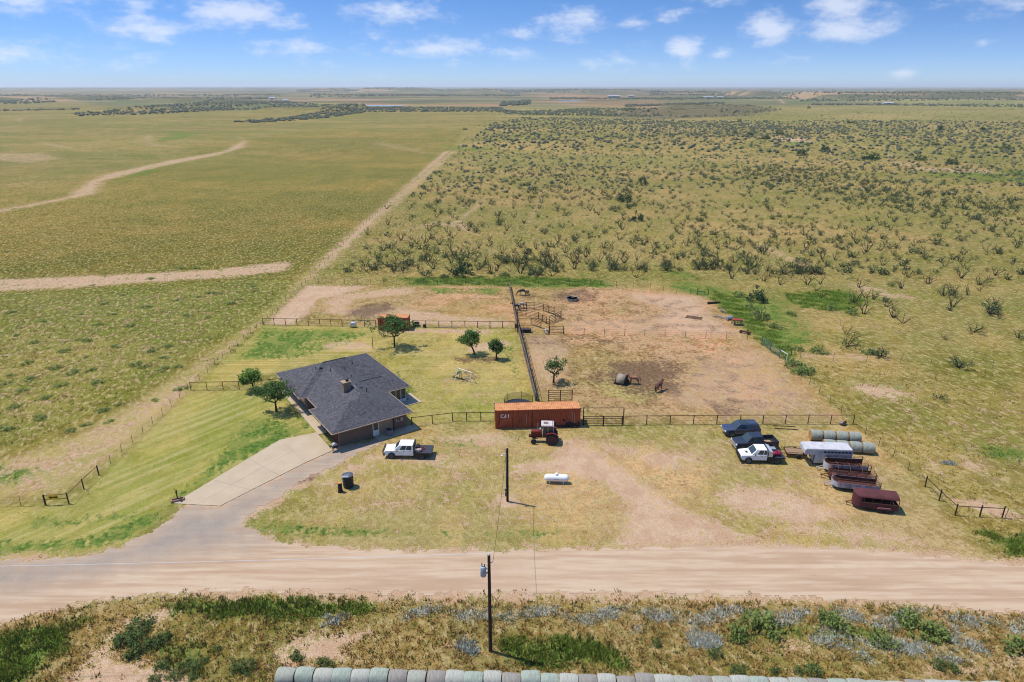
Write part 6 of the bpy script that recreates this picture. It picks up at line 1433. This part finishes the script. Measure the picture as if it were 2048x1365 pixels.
for (x0,x1,y0,y1,n) in ((62,130,95,170,26),): # beyond the right-hand pen side
    for _ in range(n):
        x, y = rr.uniform(x0,x1), rr.uniform(y0,y1)
        if x > 50+(y-95)*-.1+12: cand.append((x,y))
cand.sort(key=lambda p: p[0]**2+p[1]**2)
ni = max(0, 290-nind)
for x, y in cand[:ni]: place_mesq(x, y, .45+.8*rr.random()**1.6, rr.random() < .66, rr.randrange(40), rr.uniform(0,6.28))
# the many farther shrubs, one mass
def mesh_arrays(me):
    v = np.empty(len(me.vertices)*3, np.float32); me.vertices.foreach_get('co', v); me.calc_loop_triangles()
    f = np.empty(len(me.loop_triangles)*3, np.int32); me.loop_triangles.foreach_get('vertices', f); return v.reshape(-1,3), f.reshape(-1,3)
def merge(name, items, m, kind='stuff', label=None, cat=None):
    V = []; F = []; base = 0
    for (v, f), x, y, z, s_, rz in items:
        c, s2 = math.cos(rz), math.sin(rz); w = v*np.array(s_, np.float32)
        q = np.empty_like(w); q[:,0] = w[:,0]*c-w[:,1]*s2+x; q[:,1] = w[:,0]*s2+w[:,1]*c+y; q[:,2] = w[:,2]+z
        V.append(q); F.append(f+base); base += len(v)
    V = np.concatenate(V); F = np.concatenate(F)
    me = bpy.data.meshes.new(name); me.vertices.add(len(V)); me.vertices.foreach_set('co', V.ravel())
    me.loops.add(F.size); me.loops.foreach_set('vertex_index', F.ravel().astype(np.int32)); me.polygons.add(len(F)); me.polygons.foreach_set('loop_start', np.arange(0,F.size,3,dtype=np.int32)); me.update(calc_edges=True)
    me.materials.append(m); o = link(name, me); return tag(o, label, cat, None, kind)
lowb = [mesh_arrays(mesquite_mesh(400+k, 2.2, 4+k%3, 0, 3, 0)[0].mesh('lb', DEAD)) for k in range(5)]
lowf = []
for k in range(5):
    r2 = random.Random(500+k); lm = MB(); leaf_cloud(lm, [((r2.gauss(0,.6),r2.gauss(0,.6),r2.uniform(.3,1.3)),1) for _ in range(9)], 4, .45, .24, r2); lowf.append(mesh_arrays(lm.mesh('lf', MESQ)))
rest = cand[ni:]
hz = relief(np.array([p[0] for p in rest]), np.array([p[1] for p in rest]))
ib, if_ = [], []
for (x,y), z in zip(rest, hz):
    sc = .42+.8*rr.random()**1.6; rz = rr.uniform(0,6.28)
    if y < 430: ib.append((rr.choice(lowb),x,y,float(z),(sc,)*3,rz))
    if rr.random() < .75 or y > 620: if_.append((rr.choice(lowf),x,y,float(z),(sc*1.1,sc*1.1,sc),rz))
merge('distant_brush_branches', ib, DEAD, label='far dead mesquite branches across the pasture', cat='brush'); merge('distant_brush_leaves', if_, MESQ, label='far grey-green mesquite brush across the pasture', cat='brush')
wx, wy = scatter(5200, 166, 520); wb, wc = layout(wx, wy); okw = (wx > -46) & (wc['d'] < .3) & (RNG.random(len(wx)) < .75)
flat_ = [mesh_arrays(WEEDB[k]) for k in range(0)] or lowf
merge('pasture_weeds', [(rr.choice(flat_),float(a),float(b),-.1,(rr.uniform(.5,1.1),rr.uniform(.4,.8),rr.uniform(.25,.45)),rr.uniform(0,6)) for a,b in zip(wx[okw],wy[okw])], leafmat('pasture_weed', S(122,136,66), S(92,112,52)), label='low green weeds scattered through the pasture', cat='weeds')
# dark evergreens in the pasture
def juniper(px, py, sc, label, hs=1.3, k=0, group=None):
    x, y = at(px,py); t = thing('juniper', label, 'shrub', (x,y,0), px, group); t.scale = (sc,sc,sc*hs); link('foliage', JUNM[k%3], t); link('trunk', STEM, t)
juniper(925,551,2.4,'large dark juniper behind the left pen fence',1.25); juniper(1247,403,2.6,'dark round-topped juniper alone in the middle pasture',1.3,1); juniper(1282,371,2.2,'dark juniper just behind the lone round-topped one',1.2,2)
juniper(1512,602,1.9,'dark juniper near the weedy pen corner',1.2,1); juniper(1056,507,.9,'small bright juniper in the open pasture',1.1,2); juniper(1276,443,1.7,'narrow dark juniper beside leafy mesquite',1.5)
JP = 'dark junipers scattered on the right-hand rise'
for k,(px,py) in enumerate(((1748,320),(1905,330),(1605,313),(1735,320),(1840,322),(1650,305),(1870,292),(1560,270),(1480,245),(1462,215),(1540,216),(1618,218),(1965,260),(2010,300),(1880,262),(1700,247),(930,262),(1470,270),(1500,272),(1530,280))):
    juniper(px,py,rr.uniform(2.0,3.6),'dark juniper dotted over the far right-hand rise' if px > 1000 else 'dark juniper by the far end of the dirt track',1.0,k,JP if px > 1000 else None)
# low green weed mounds in the left field and along fences
WL = [(455,310),(150,590),(160,680),(130,745),(35,705),(100,430),(310,615),(515,630),(485,555),(560,700),(350,715),(270,785),(770,595),(815,610),(925,620),(1015,610),(1035,735),(870,520),(740,375),(555,370),(620,920),(400,975),(490,940),(680,825),(85,835),(830,270),(1000,230),(1250,195),(1200,190),(1450,180),(1440,150),(1365,225),(525,145),(855,110),(1120,50),(1030,50),(445,455),(495,460),(640,310),(950,495),(660,495),(60,660),(200,470),(230,900),(40,960),(580,860),(880,800),(930,560),(600,250),(700,200),(1130,210),(1310,250),(1180,330),(1060,320),(370,520),(420,640),(250,350),(60,300)]
for k, p in enumerate(WL):
    x, y = at(p[0]/2.843, 520+p[1]/2.843); t = thing('weed_mound', 'low green weed mound in the grassy field left of the fence', 'weed', (x,y,0), k, 'weed mounds in the left field'); s_ = rr.uniform(.7,1.35); t.scale = (s_*.9,s_*.7,s_*.45); link('foliage', WEEDB[(k*2+1)%6], t)
def bushes(pts, label, group, leaf=None, smin=.6, smax=1.2, hk=1.0):
    for k, (px, py) in enumerate(pts):
        x, y = at(px,py); t = thing('green_bush', label, 'bush', (x,y,0), k*1.3, group); s_ = rr.uniform(smin,smax); t.scale = (s_,s_,s_*hk); link('foliage', WEEDB[(k*2+(1 if leaf else 0))%6], t)
bushes([(1300+a/2.738,1150+b/2.738) for a,b in ((470,340),(650,310),(1030,300),(1270,370),(1480,310),(1560,330),(2030,430),(590,270),(980,250),(1400,250))],'bright green roadside bush among the pale sage','green bushes among the sage',1,.9,1.3,1.5)
bushes([(1300+a/2.738,1150+b/2.738) for a,b in ((360,440),(480,530),(680,530),(810,535),(890,535),(1660,520),(35,380),(1580,500))],'small dark green weed just behind the bale row','weeds behind the bale row',None,.45,.7,1.3)
bushes([(a/2.926,1180+b/2.926) for a,b in ((740,310),(800,290),(880,330),(920,320),(820,230),(790,380))],'dark green bush in the sandy bank across the road','dark bushes in the sandy bank',None,.7,1.0,1.3)
bushes([(a/2.926,1180+b/2.926) for a,b in ((910,530),(1020,515),(1130,520),(1090,450),(1190,420),(975,280),(1390,455),(1455,460),(1730,400),(1900,440),(1130,470),(960,450),(1270,350))],'small green weed on the sandy bank left of the bales','weeds on the sandy bank',None,.35,.7,1.2)
bushes([(1345+a/4.55,560+b/4.55) for a,b in ((800,360),(1080,320),(930,440),(1330,660),(1140,640),(1780,665),(1110,790),(1165,850),(1240,850),(600,150),(1440,270),(690,260),(1640,310))],'green weed bush along the side of the horse pens','green bushes beside the pens',1,.8,1.5,1.2)
bushes([(890,556),(1010,552),(1060,550),(980,548)],'green bush by the back fence below the pasture','green bushes by the back fence',None,.7,1.2,1.1)
# ------------------------------------------------------------------ grasses, weeds and sage (uncountable)
def in_poly(X, Y, pts): return polydist(X, Y, W(pts)) > 0
def blade_mesh(X, Y, H_, Wd, col, nb, name, m, label, cat):
    """tufts of single-triangle blades with a colour per tuft"""
    n = len(X); k = nb
    a = RNG.uniform(0, 2*np.pi, (n,k)); r = np.sqrt(RNG.random((n,k)))*Wd[:,None]; lean = RNG.uniform(.2,.9,(n,k))*Wd[:,None]
    h = H_[:,None]*RNG.uniform(.5,1.1,(n,k)); bx_ = X[:,None]+r*np.cos(a); by_ = Y[:,None]+r*np.sin(a); b = RNG.uniform(0,2*np.pi,(n,k)); w = (.10*H_+.02)[:,None]*RNG.uniform(.7,1.3,(n,k))
    z0 = relief(X, Y)[:,None]-.02
    P = np.empty((n,k,3,3), np.float32)
    P[:,:,0] = np.stack([bx_-w*np.cos(b), by_-w*np.sin(b), np.broadcast_to(z0,(n,k))], -1); P[:,:,1] = np.stack([bx_+w*np.cos(b), by_+w*np.sin(b), np.broadcast_to(z0,(n,k))], -1)
    P[:,:,2] = np.stack([bx_+lean*np.cos(a), by_+lean*np.sin(a), z0+h], -1)
    V = P.reshape(-1,3); me = bpy.data.meshes.new(name); nt_ = len(V)//3
    me.vertices.add(len(V)); me.vertices.foreach_set('co', V.ravel()); me.loops.add(len(V)); me.loops.foreach_set('vertex_index', np.arange(len(V),dtype=np.int32))
    me.polygons.add(nt_); me.polygons.foreach_set('loop_start', np.arange(0,len(V),3,dtype=np.int32)); me.update(calc_edges=True)
    C = np.ones((n,k,3,4), np.float32); C[...,:3] = col[:,None,None,:]*RNG.uniform(.8,1.2,(n,k,1,1)); ca = me.attributes.new('tuft','FLOAT_COLOR','POINT'); ca.data.foreach_set('color', C.ravel())
    me.materials.append(m); return tag(link(name, me), label, cat, None, 'stuff')
GRM = mat('grass_blades', (.2,.2,.08), attr='tuft', rough=1, spec=.05, trans=.25, upn=.85)
hpoly = np.array([hw(-.3,-1),hw(12.6,-1),hw(12.6,6.5),hw(17,6.5),hw(17,25.6),hw(-.3,25.6)])
drive = W([(340,1012),(470,930),(556,878),(630,855),(672,892),(768,880),(632,955),(505,1040)])
roadp = W([(-700,1108),(0,1122),(140,1118),(300,1064),(372,1012),(492,1048),(580,1090),(820,1104),(1200,1100),(1550,1093),(1950,1123),(2500,1168),(2900,1330),(2048,1226),(1700,1198),(1300,1183),(700,1183),(360,1182),(160,1204),(0,1248),(-700,1690)])
def grassfield(n, ymin, ymax, hmin, hmax, wd, nb, name, label, thin_lawn=True, keep=None, tint=(1,1,1), far=False):
    x, y = scatter(n, ymin, ymax); base, ch = layout(x, y)
    p = np.ones(len(x))
    p *= 1-.93*sstep(.3,.62,ch['d']); p *= 1-.7*sstep(.25,.6,ch['b'])
    clump = .5+.5*np.sin(x*.9+2*np.sin(y*.7))*np.sin(y*1.1-1.5*np.sin(x*.6)); p *= .35+.9*clump
    if thin_lawn: p *= 1-.85*np.maximum(ch['m'],ch['n'])
    p *= (polydist(x,y,hpoly) < 0)*(polydist(x,y,drive) < 0)*(polydist(x,y,roadp) < .2)
    if keep is not None: p *= keep(x,y)
    ok = RNG.random(len(x)) < p; x, y = x[ok], y[ok]; base = base[ok]; g = ch['g'][ok]
    col = base*np.array([.90,.94,.70])*np.array(tint); gc = np.array(S(122,148,64)); gk = sstep(.3,.7,g+RNG.uniform(-.15,.15,len(x)))[:,None]
    dry = RNG.random(len(x))[:,None] < .45; col = np.where(dry, base*np.array([1.15,1.06,.92])*np.array(tint), col); col = col*(1-gk)+gc*gk
    col *= RNG.uniform(.75,1.2,(len(x),1))
    if hmax > .36 and ymax < 60:
        mg = RNG.random(len(x)) < .26; col[mg] = np.array(S(134,142,72))*RNG.uniform(.7,1.2,(mg.sum(),1))
    H_ = RNG.uniform(hmin,hmax,len(x))*(1+.8*gk[:,0]); return blade_mesh(x, y, H_, np.full(len(x),wd)*RNG.uniform(.6,1.4,len(x)), col, nb, name, GRM, label, 'grass')
grassfield(26000, 56, 175, .07,.20,.20,6,'grass','short dry grass tufts over the yard, pens and field')
grassfield(24000, 38, 58, .12,.38,.22,9,'roadside_grass','coarse dry grass and weeds on the far road bank', keep=lambda x,y: 1.0*(y < 56.5), tint=(1.35,1.25,1.15))
LF = [(-300,600),(0,590),(240,575),(420,565),(560,552),(590,560),(500,640),(420,690),(330,745),(200,820),(60,890),(-300,920)]
grassfield(42000, 78, 178, .16,.38,.30,6,'field_grass','clumpy green and tan grass in the left field', keep=lambda x,y: 1.0*(in_poly(x,y,LF)))
RP = [(1580,725),(1800,735),(2400,760),(2600,1130),(2000,1125),(1950,1090),(1850,975),(1710,850)]
grassfield(24000, 58, 128, .14,.34,.28,6,'paddock_grass','rough green and tan grass in the right paddock', keep=lambda x,y: 1.0*in_poly(x,y,RP))
grassfield(50000, 165, 420, .2,.5,.45,5,'pasture_grass','tufted dry grass across the open pasture', keep=lambda x,y: np.clip(1.4-y/420,0.2,1))
# tall weeds: dense green band by the pens, back fence and road bank
def weeds(polys, n, hmin, hmax, wd, cols, nb, name, label, floor=.06):
    xs, ys = [], []
    amax = max(np.prod(W(p_).max(0)-W(p_).min(0)) for p_ in polys)
    for poly in polys:
        q = W(poly); lo, hi = q.min(0), q.max(0); area = (hi[0]-lo[0])*(hi[1]-lo[1]); k = int(n*(.12+.88*area/amax)) if floor > .2 else int(n*(.4+.6*area/amax))
        x = RNG.uniform(lo[0],hi[0],k); y = RNG.uniform(lo[1],hi[1],k); d = polydist(x,y,q); cl = np.sin(x*1.1+2.3*np.sin(y*.8+1))+np.sin(y*1.9-1.7*np.sin(x*.7)); ok = (d+RNG.uniform(-1.6,.3,k)+.5*cl > 0) & (RNG.random(k) < np.clip(.55+.45*cl,floor,1)); xs.append(x[ok]); ys.append(y[ok])
    x, y = np.concatenate(xs), np.concatenate(ys); c = np.array(cols); col = c[RNG.integers(0,len(c),len(x))]*RNG.uniform(.75,1.2,(len(x),1))
    blade_mesh(x, y, RNG.uniform(hmin,hmax,len(x)), np.full(len(x),wd), col, nb, name, GRM, label, 'weeds')
G1, G2, G3 = S(124,158,62), S(104,140,54), S(148,170,78)
weeds([[(800,557),(1016,553),(1190,561),(1225,574),(1016,573),(830,570)],[(1420,575),(1480,600),(1580,690),(1600,722),(1570,722),(1500,668),(1428,608)],[(1560,590),(1680,580),(1730,600),(1690,625),(1600,615)]], 5200,.2,.6,.45,[G1,G2,G3],7,'tall_weeds','tall green weeds along the pen fences')
weeds([[(-100,1300),(60,1250),(160,1232),(150,1285),(70,1350),(-100,1400)],[(330,1206),(520,1196),(720,1200),(750,1222),(600,1240),(420,1235)],[(1000,1283),(1180,1272),(1255,1310),(1250,1342),(1010,1335)],[(1955,1065),(2100,1062),(2200,1118),(2020,1116)]], 3000,.15,.42,.28,[G1,G2,G3,S(132,136,62)],9,'bank_weeds','dense green weeds on the road bank')
SG = [tuple(v*1.2 for v in q) for q in (S(192,200,190),S(172,182,174),S(212,214,204))]
weeds([[(745,1218),(1300,1213),(1700,1222),(2048,1240),(2150,1262),(2048,1270),(1700,1264),(1300,1250),(1100,1243),(900,1240)],[(1600,1280),(1760,1272),(1960,1288),(2000,1330),(1900,1322),(1700,1316)],[(1360,1258),(1440,1264),(1440,1296),(1380,1292)]], 9000,.12,.34,.26,SG,7,'sagebrush','pale grey-blue sage along the far road bank', .3)
weeds([[(640,1232),(688,1230),(690,1252),(650,1254)],[(915,1276),(955,1272),(958,1310),(930,1312)],[(1880,925),(1905,925),(1900,940)]], 240,.2,.5,.22,SG,10,'sage_clump','isolated pale sage clumps on the road bank')
weeds([[(395,725),(440,715),(520,645),(530,650),(450,725),(430,735)],[(600,1195),(1000,1192),(1300,1190),(1700,1207),(2048,1232),(2048,1240),(1300,1210),(700,1205)]], 900,.1,.35,.2,[S(150,142,72),G2,S(120,120,60)],6,'verge_tufts','small weed tufts on the road verge')
# far woodland: dark brush on the breaks and ridges
octa = MB().add([(.58,0,.35),(0,.52,.42),(-.54,.05,.38),(-.05,-.58,.4),(.06,.04,1.02),(0,0,-.15)], [(0,1,4),(1,2,4),(2,3,4),(3,0,4),(1,0,5),(2,1,5),(3,2,5),(0,3,5)]); octv = (np.array(octa.v,np.float32), np.array(octa.f, np.int32))
far = []
def farband(poly, n, s0, s1):
    q = W(poly); lo, hi = q.min(0), q.max(0); x = RNG.uniform(lo[0],hi[0],n*7); y = RNG.uniform(lo[1],hi[1],n*7); ok = polydist(x,y,q) > 0; x, y = x[ok][:n*2], y[ok][:n*2]; z = relief(x,y)
    for a,b,c in zip(x,y,z): s_ = (s0+(s1-s0)*rr.random()**2)*.62; far.append((octv,float(a),float(b),float(c)-.3,(s_*1.5,s_*1.5,s_),rr.uniform(0,6)))
farband([(140,228),(260,222),(330,216),(480,214),(460,222),(300,232),(160,234)],260,3,7); farband([(300,214),(430,203),(560,202),(700,214),(690,222),(560,220),(400,222)],650,3,7)
farband([(460,246),(560,238),(640,226),(700,212),(730,226),(640,238),(520,248)],380,3,6); farband([(700,216),(1000,214),(1030,222),(900,224),(700,226)],420,3,7)
farband([(1000,222),(1180,216),(1300,220),(1330,232),(1150,232),(1010,230)],420,3,6); farband([(1330,215),(1480,212),(1570,218),(1500,230),(1340,234)],240,2.5,5); farband([(1000,206),(1060,203),(1060,210),(1000,212)],90,6,12)
farband([(590,185),(870,183),(1010,186),(1330,185),(1330,182),(1000,179.5),(600,179.5)],900,9,18); farband([(1300,192),(1580,191),(1580,186),(1300,186)],260,7,13); farband([(1600,203),(2100,201),(2100,190),(1650,191)],700,5,10)
farband([(-100,212),(110,206),(110,202),(-100,203)],140,5,10); farband([(620,195),(1040,193),(1040,189),(620,189)],300,6,11); farband([(180,202),(540,198),(540,195),(180,197)],160,6,10); farband([(1250,216),(1450,209),(1450,206),(1250,211)],160,4,8); farband([(1600,212),(2048,214),(2048,209),(1650,207)],160,4,8)
farband([(1230,262),(1330,250),(1500,262),(1650,275),(1600,285),(1400,275)],150,1.5,3.2)
farband([(-600,181),(560,180),(560,176.5),(-600,177)],500,8,14); farband([(-200,196),(560,192),(560,189),(-200,191)],260,6,11); farband([(1000,187),(2100,186),(2100,178),(1000,178)],900,8,16); farband([(1100,200),(1600,198),(1600,195.5),(1100,196)],260,6,10); farband([(-100,225),(160,222),(160,219),(-100,220)],90,3,6); farband([(1150,240),(1500,246),(1700,258),(1700,262),(1400,256),(1150,248)],260,1.6,3.4)
farband([(985,250),(1050,236),(1300,238),(1700,240),(2100,246),(2300,300),(2100,322),(1500,306),(1000,300),(915,298)],2400,1.6,4.2); farband([(920,302),(1500,304),(2200,330),(2200,420),(1500,380),(820,390)],900,1.0,2.6)
merge('distant_woodland', far, leafmat('far_wood', S(92,98,74), S(70,78,60), .1), label='dark brush and trees on the far ridges and breaks', cat='woodland')
# ------------------------------------------------------------------ animals (skinned skeletons)
def animal(name, label, cat, loc, rz, joints, edges, coat, extra=None, scale=1.0):
    me = bpy.data.meshes.new(name+'_rig'); me.from_pydata([j[0] for j in joints], edges, [])
    tmp = bpy.data.objects.new(name+'_rig', me); COL.objects.link(tmp)
    sk = tmp.modifiers.new('skin','SKIN'); sk.use_smooth_shade = True
    for v, j in zip(me.skin_vertices[0].data, joints): v.radius = (j[1]*1.22, (j[2] if len(j) > 2 else j[1])*1.22)
    me.skin_vertices[0].data[0].use_root = True
    ss = tmp.modifiers.new('sub','SUBSURF'); ss.levels = ss.render_levels = 2
    dg = bpy.context.evaluated_depsgraph_get(); out = bpy.data.meshes.new_from_object(tmp.evaluated_get(dg))
    bpy.data.objects.remove(tmp); out.materials.clear(); out.materials.append(coat)
    for p in out.polygons: p.use_smooth = True
    t = thing(name, label, cat, loc, rz); t.scale = (scale,)*3
    link('body', out, t)
    if extra: extra(t)
    return t
def horse(label, loc, rz, coat, mane, graze=False, scale=1.0, name='horse', face=None, step=0.0):
    # x forward, hooves on z=0
    nx = .98 if not graze else 1.05
    neck = [((.80,0,1.34),.23,.16),((.98,0,1.50),.18,.12),((1.14,0,1.66),.14,.10)] if not graze else [((.86,0,1.05),.19,.14),((1.1,0,.78),.14,.10),((1.26,0,.52),.11,.085)]
    head = [((1.28,0,1.68),.13,.10),((1.48,0,1.54),.10,.08),((1.60,0,1.44),.08,.07)] if not graze else [((1.36,0,.40),.11,.09),((1.44,0,.18),.08,.07),((1.47,0,.09),.065,.06)]
    J = [((0,0,1.16),.30,.27),((.42,0,1.17),.29,.25),((.66,0,1.20),.25,.22),((-.38,0,1.18),.29,.26),((-.68,0,1.20),.24,.22)]+neck+head
    E_ = [(0,1),(1,2),(0,3),(3,4),(2,5),(5,6),(6,7),(7,8),(8,9),(9,10)]
    def leg(root, pts):
        p = root
        for q in pts: J.append(q); E_.append((p,len(J)-1)); p = len(J)-1
    for s, k in ((-1,step),(1,-step)):
        leg(2, [((.58,s*.15,.98),.13,.11),((.56+k*.5,s*.16,.64),.075,.07),((.57+k,s*.16,.34),.05,.05),((.56+k,s*.16,.10),.045,.045),((.60+k,s*.16,.02),.055,.05)])
        leg(4, [((-.60,s*.15,.95),.20,.14),((-.55-k*.4,s*.16,.72),.10,.085),((-.74-k,s*.16,.46),.055,.055),((-.70-k,s*.16,.12),.045,.045),((-.67-k,s*.16,.02),.055,.05)])
    def extra(t):
        m = MB(); top = [v[0] for v in neck]
        pts = [(top[0][0]-.12,0,top[0][2]+.17)]+[(p[0]-.05 if not graze else p[0]+.03,0,p[2]+.15) for p in top]
        m.tube(pts, .055, 6); m.build('mane', mane, t)
        MB().tube([(-.86,0,1.27),(-1.0,0,1.1),(-1.03,0,.75),(-1.0,0,.5)],.06,6).build('tail', mane, t)
        h0 = head[0][0]; e = MB()
        for s in (-1,1): e.lathe([(.035,0),(.03,.08),(.003,.15)], (h0[0]-.07, s*.06, h0[2]+.08 if not graze else h0[2]+.06), n=6)
        e.build('ear', coat, t)
    return animal(name, label, 'horse' if name != 'calf' else 'calf', loc, rz, J, E_, coat, extra, scale)
TAN = mat('coat_tan', S(186,134,100), S(156,106,78), scale=2); SORREL = mat('mane_sorrel', S(120,64,40)); BAY = mat('coat_bay', S(112,72,60), S(84,54,48), scale=2); BLK = mat('coat_black', (.016,.014,.014), (.028,.024,.022), scale=2, rough=.6)
GREYC = mat('coat_grey', S(120,112,104), S(80,74,70), scale=3); PIE = mat('coat_pied', S(232,226,220), (.02,.02,.02), scale=1.6, lo=.5, hi=.54); WHC = mat('coat_white', S(222,216,208), S(190,182,172), scale=3)
x, y = at(1268,768); horse('pale tan horse with sorrel mane eating beside the bale feeder', (x,y,0), math.pi-.1, TAN, SORREL, False, .95, step=.06)
x, y = at(1316,783); horse('dark bay horse with a pale rump walking on the worn pen ground', (x,y,0), R(48), BAY, BLK, False, .98, step=.16)
x, y = at(1045,591); horse('black horse grazing at the back fence of the pen', (x,y,0), math.pi+.05, BLK, BLK, True, 1.02)
x, y = at(1055,590); horse('small grey foal beside the black grazing horse', (x,y,0), R(70), GREYC, BLK, True, .72, name='foal')
x, y = at(1033,620); horse('black horse standing inside the corral at the plank fence', (x,y,0), math.pi-.2, BLK, BLK, False, .9)
x, y = at(1043,617); horse('white horse standing inside the corral behind the panels', (x,y,0), R(15), WHC, WHC, True, .9)
x, y = at(1092,668); horse('black and white pied calf walking through the corral gateway', (x,y,0), R(140), PIE, BLK, False, .62, name='calf', step=.1)

# ------------------------------------------------------------------ air
def haze_box():
    m = bpy.data.materials.new('haze'); m.use_nodes = True; N = m.node_tree.nodes; N.remove(N['Principled BSDF'])
    v = N.new('ShaderNodeVolumePrincipled'); v.inputs['Color'].default_value = (.80,.88,1.0,1); v.inputs['Density'].default_value = 6.0e-5; v.inputs['Anisotropy'].default_value = .2
    m.node_tree.links.new(v.outputs[0], N['Material Output'].inputs['Volume'])
    b = MB().box(-470000,470000,-400,47500,-3,110).build('haze', m)
    return tag(b, 'thin pale air over the whole plain', 'haze', None, 'stuff')
haze_box()
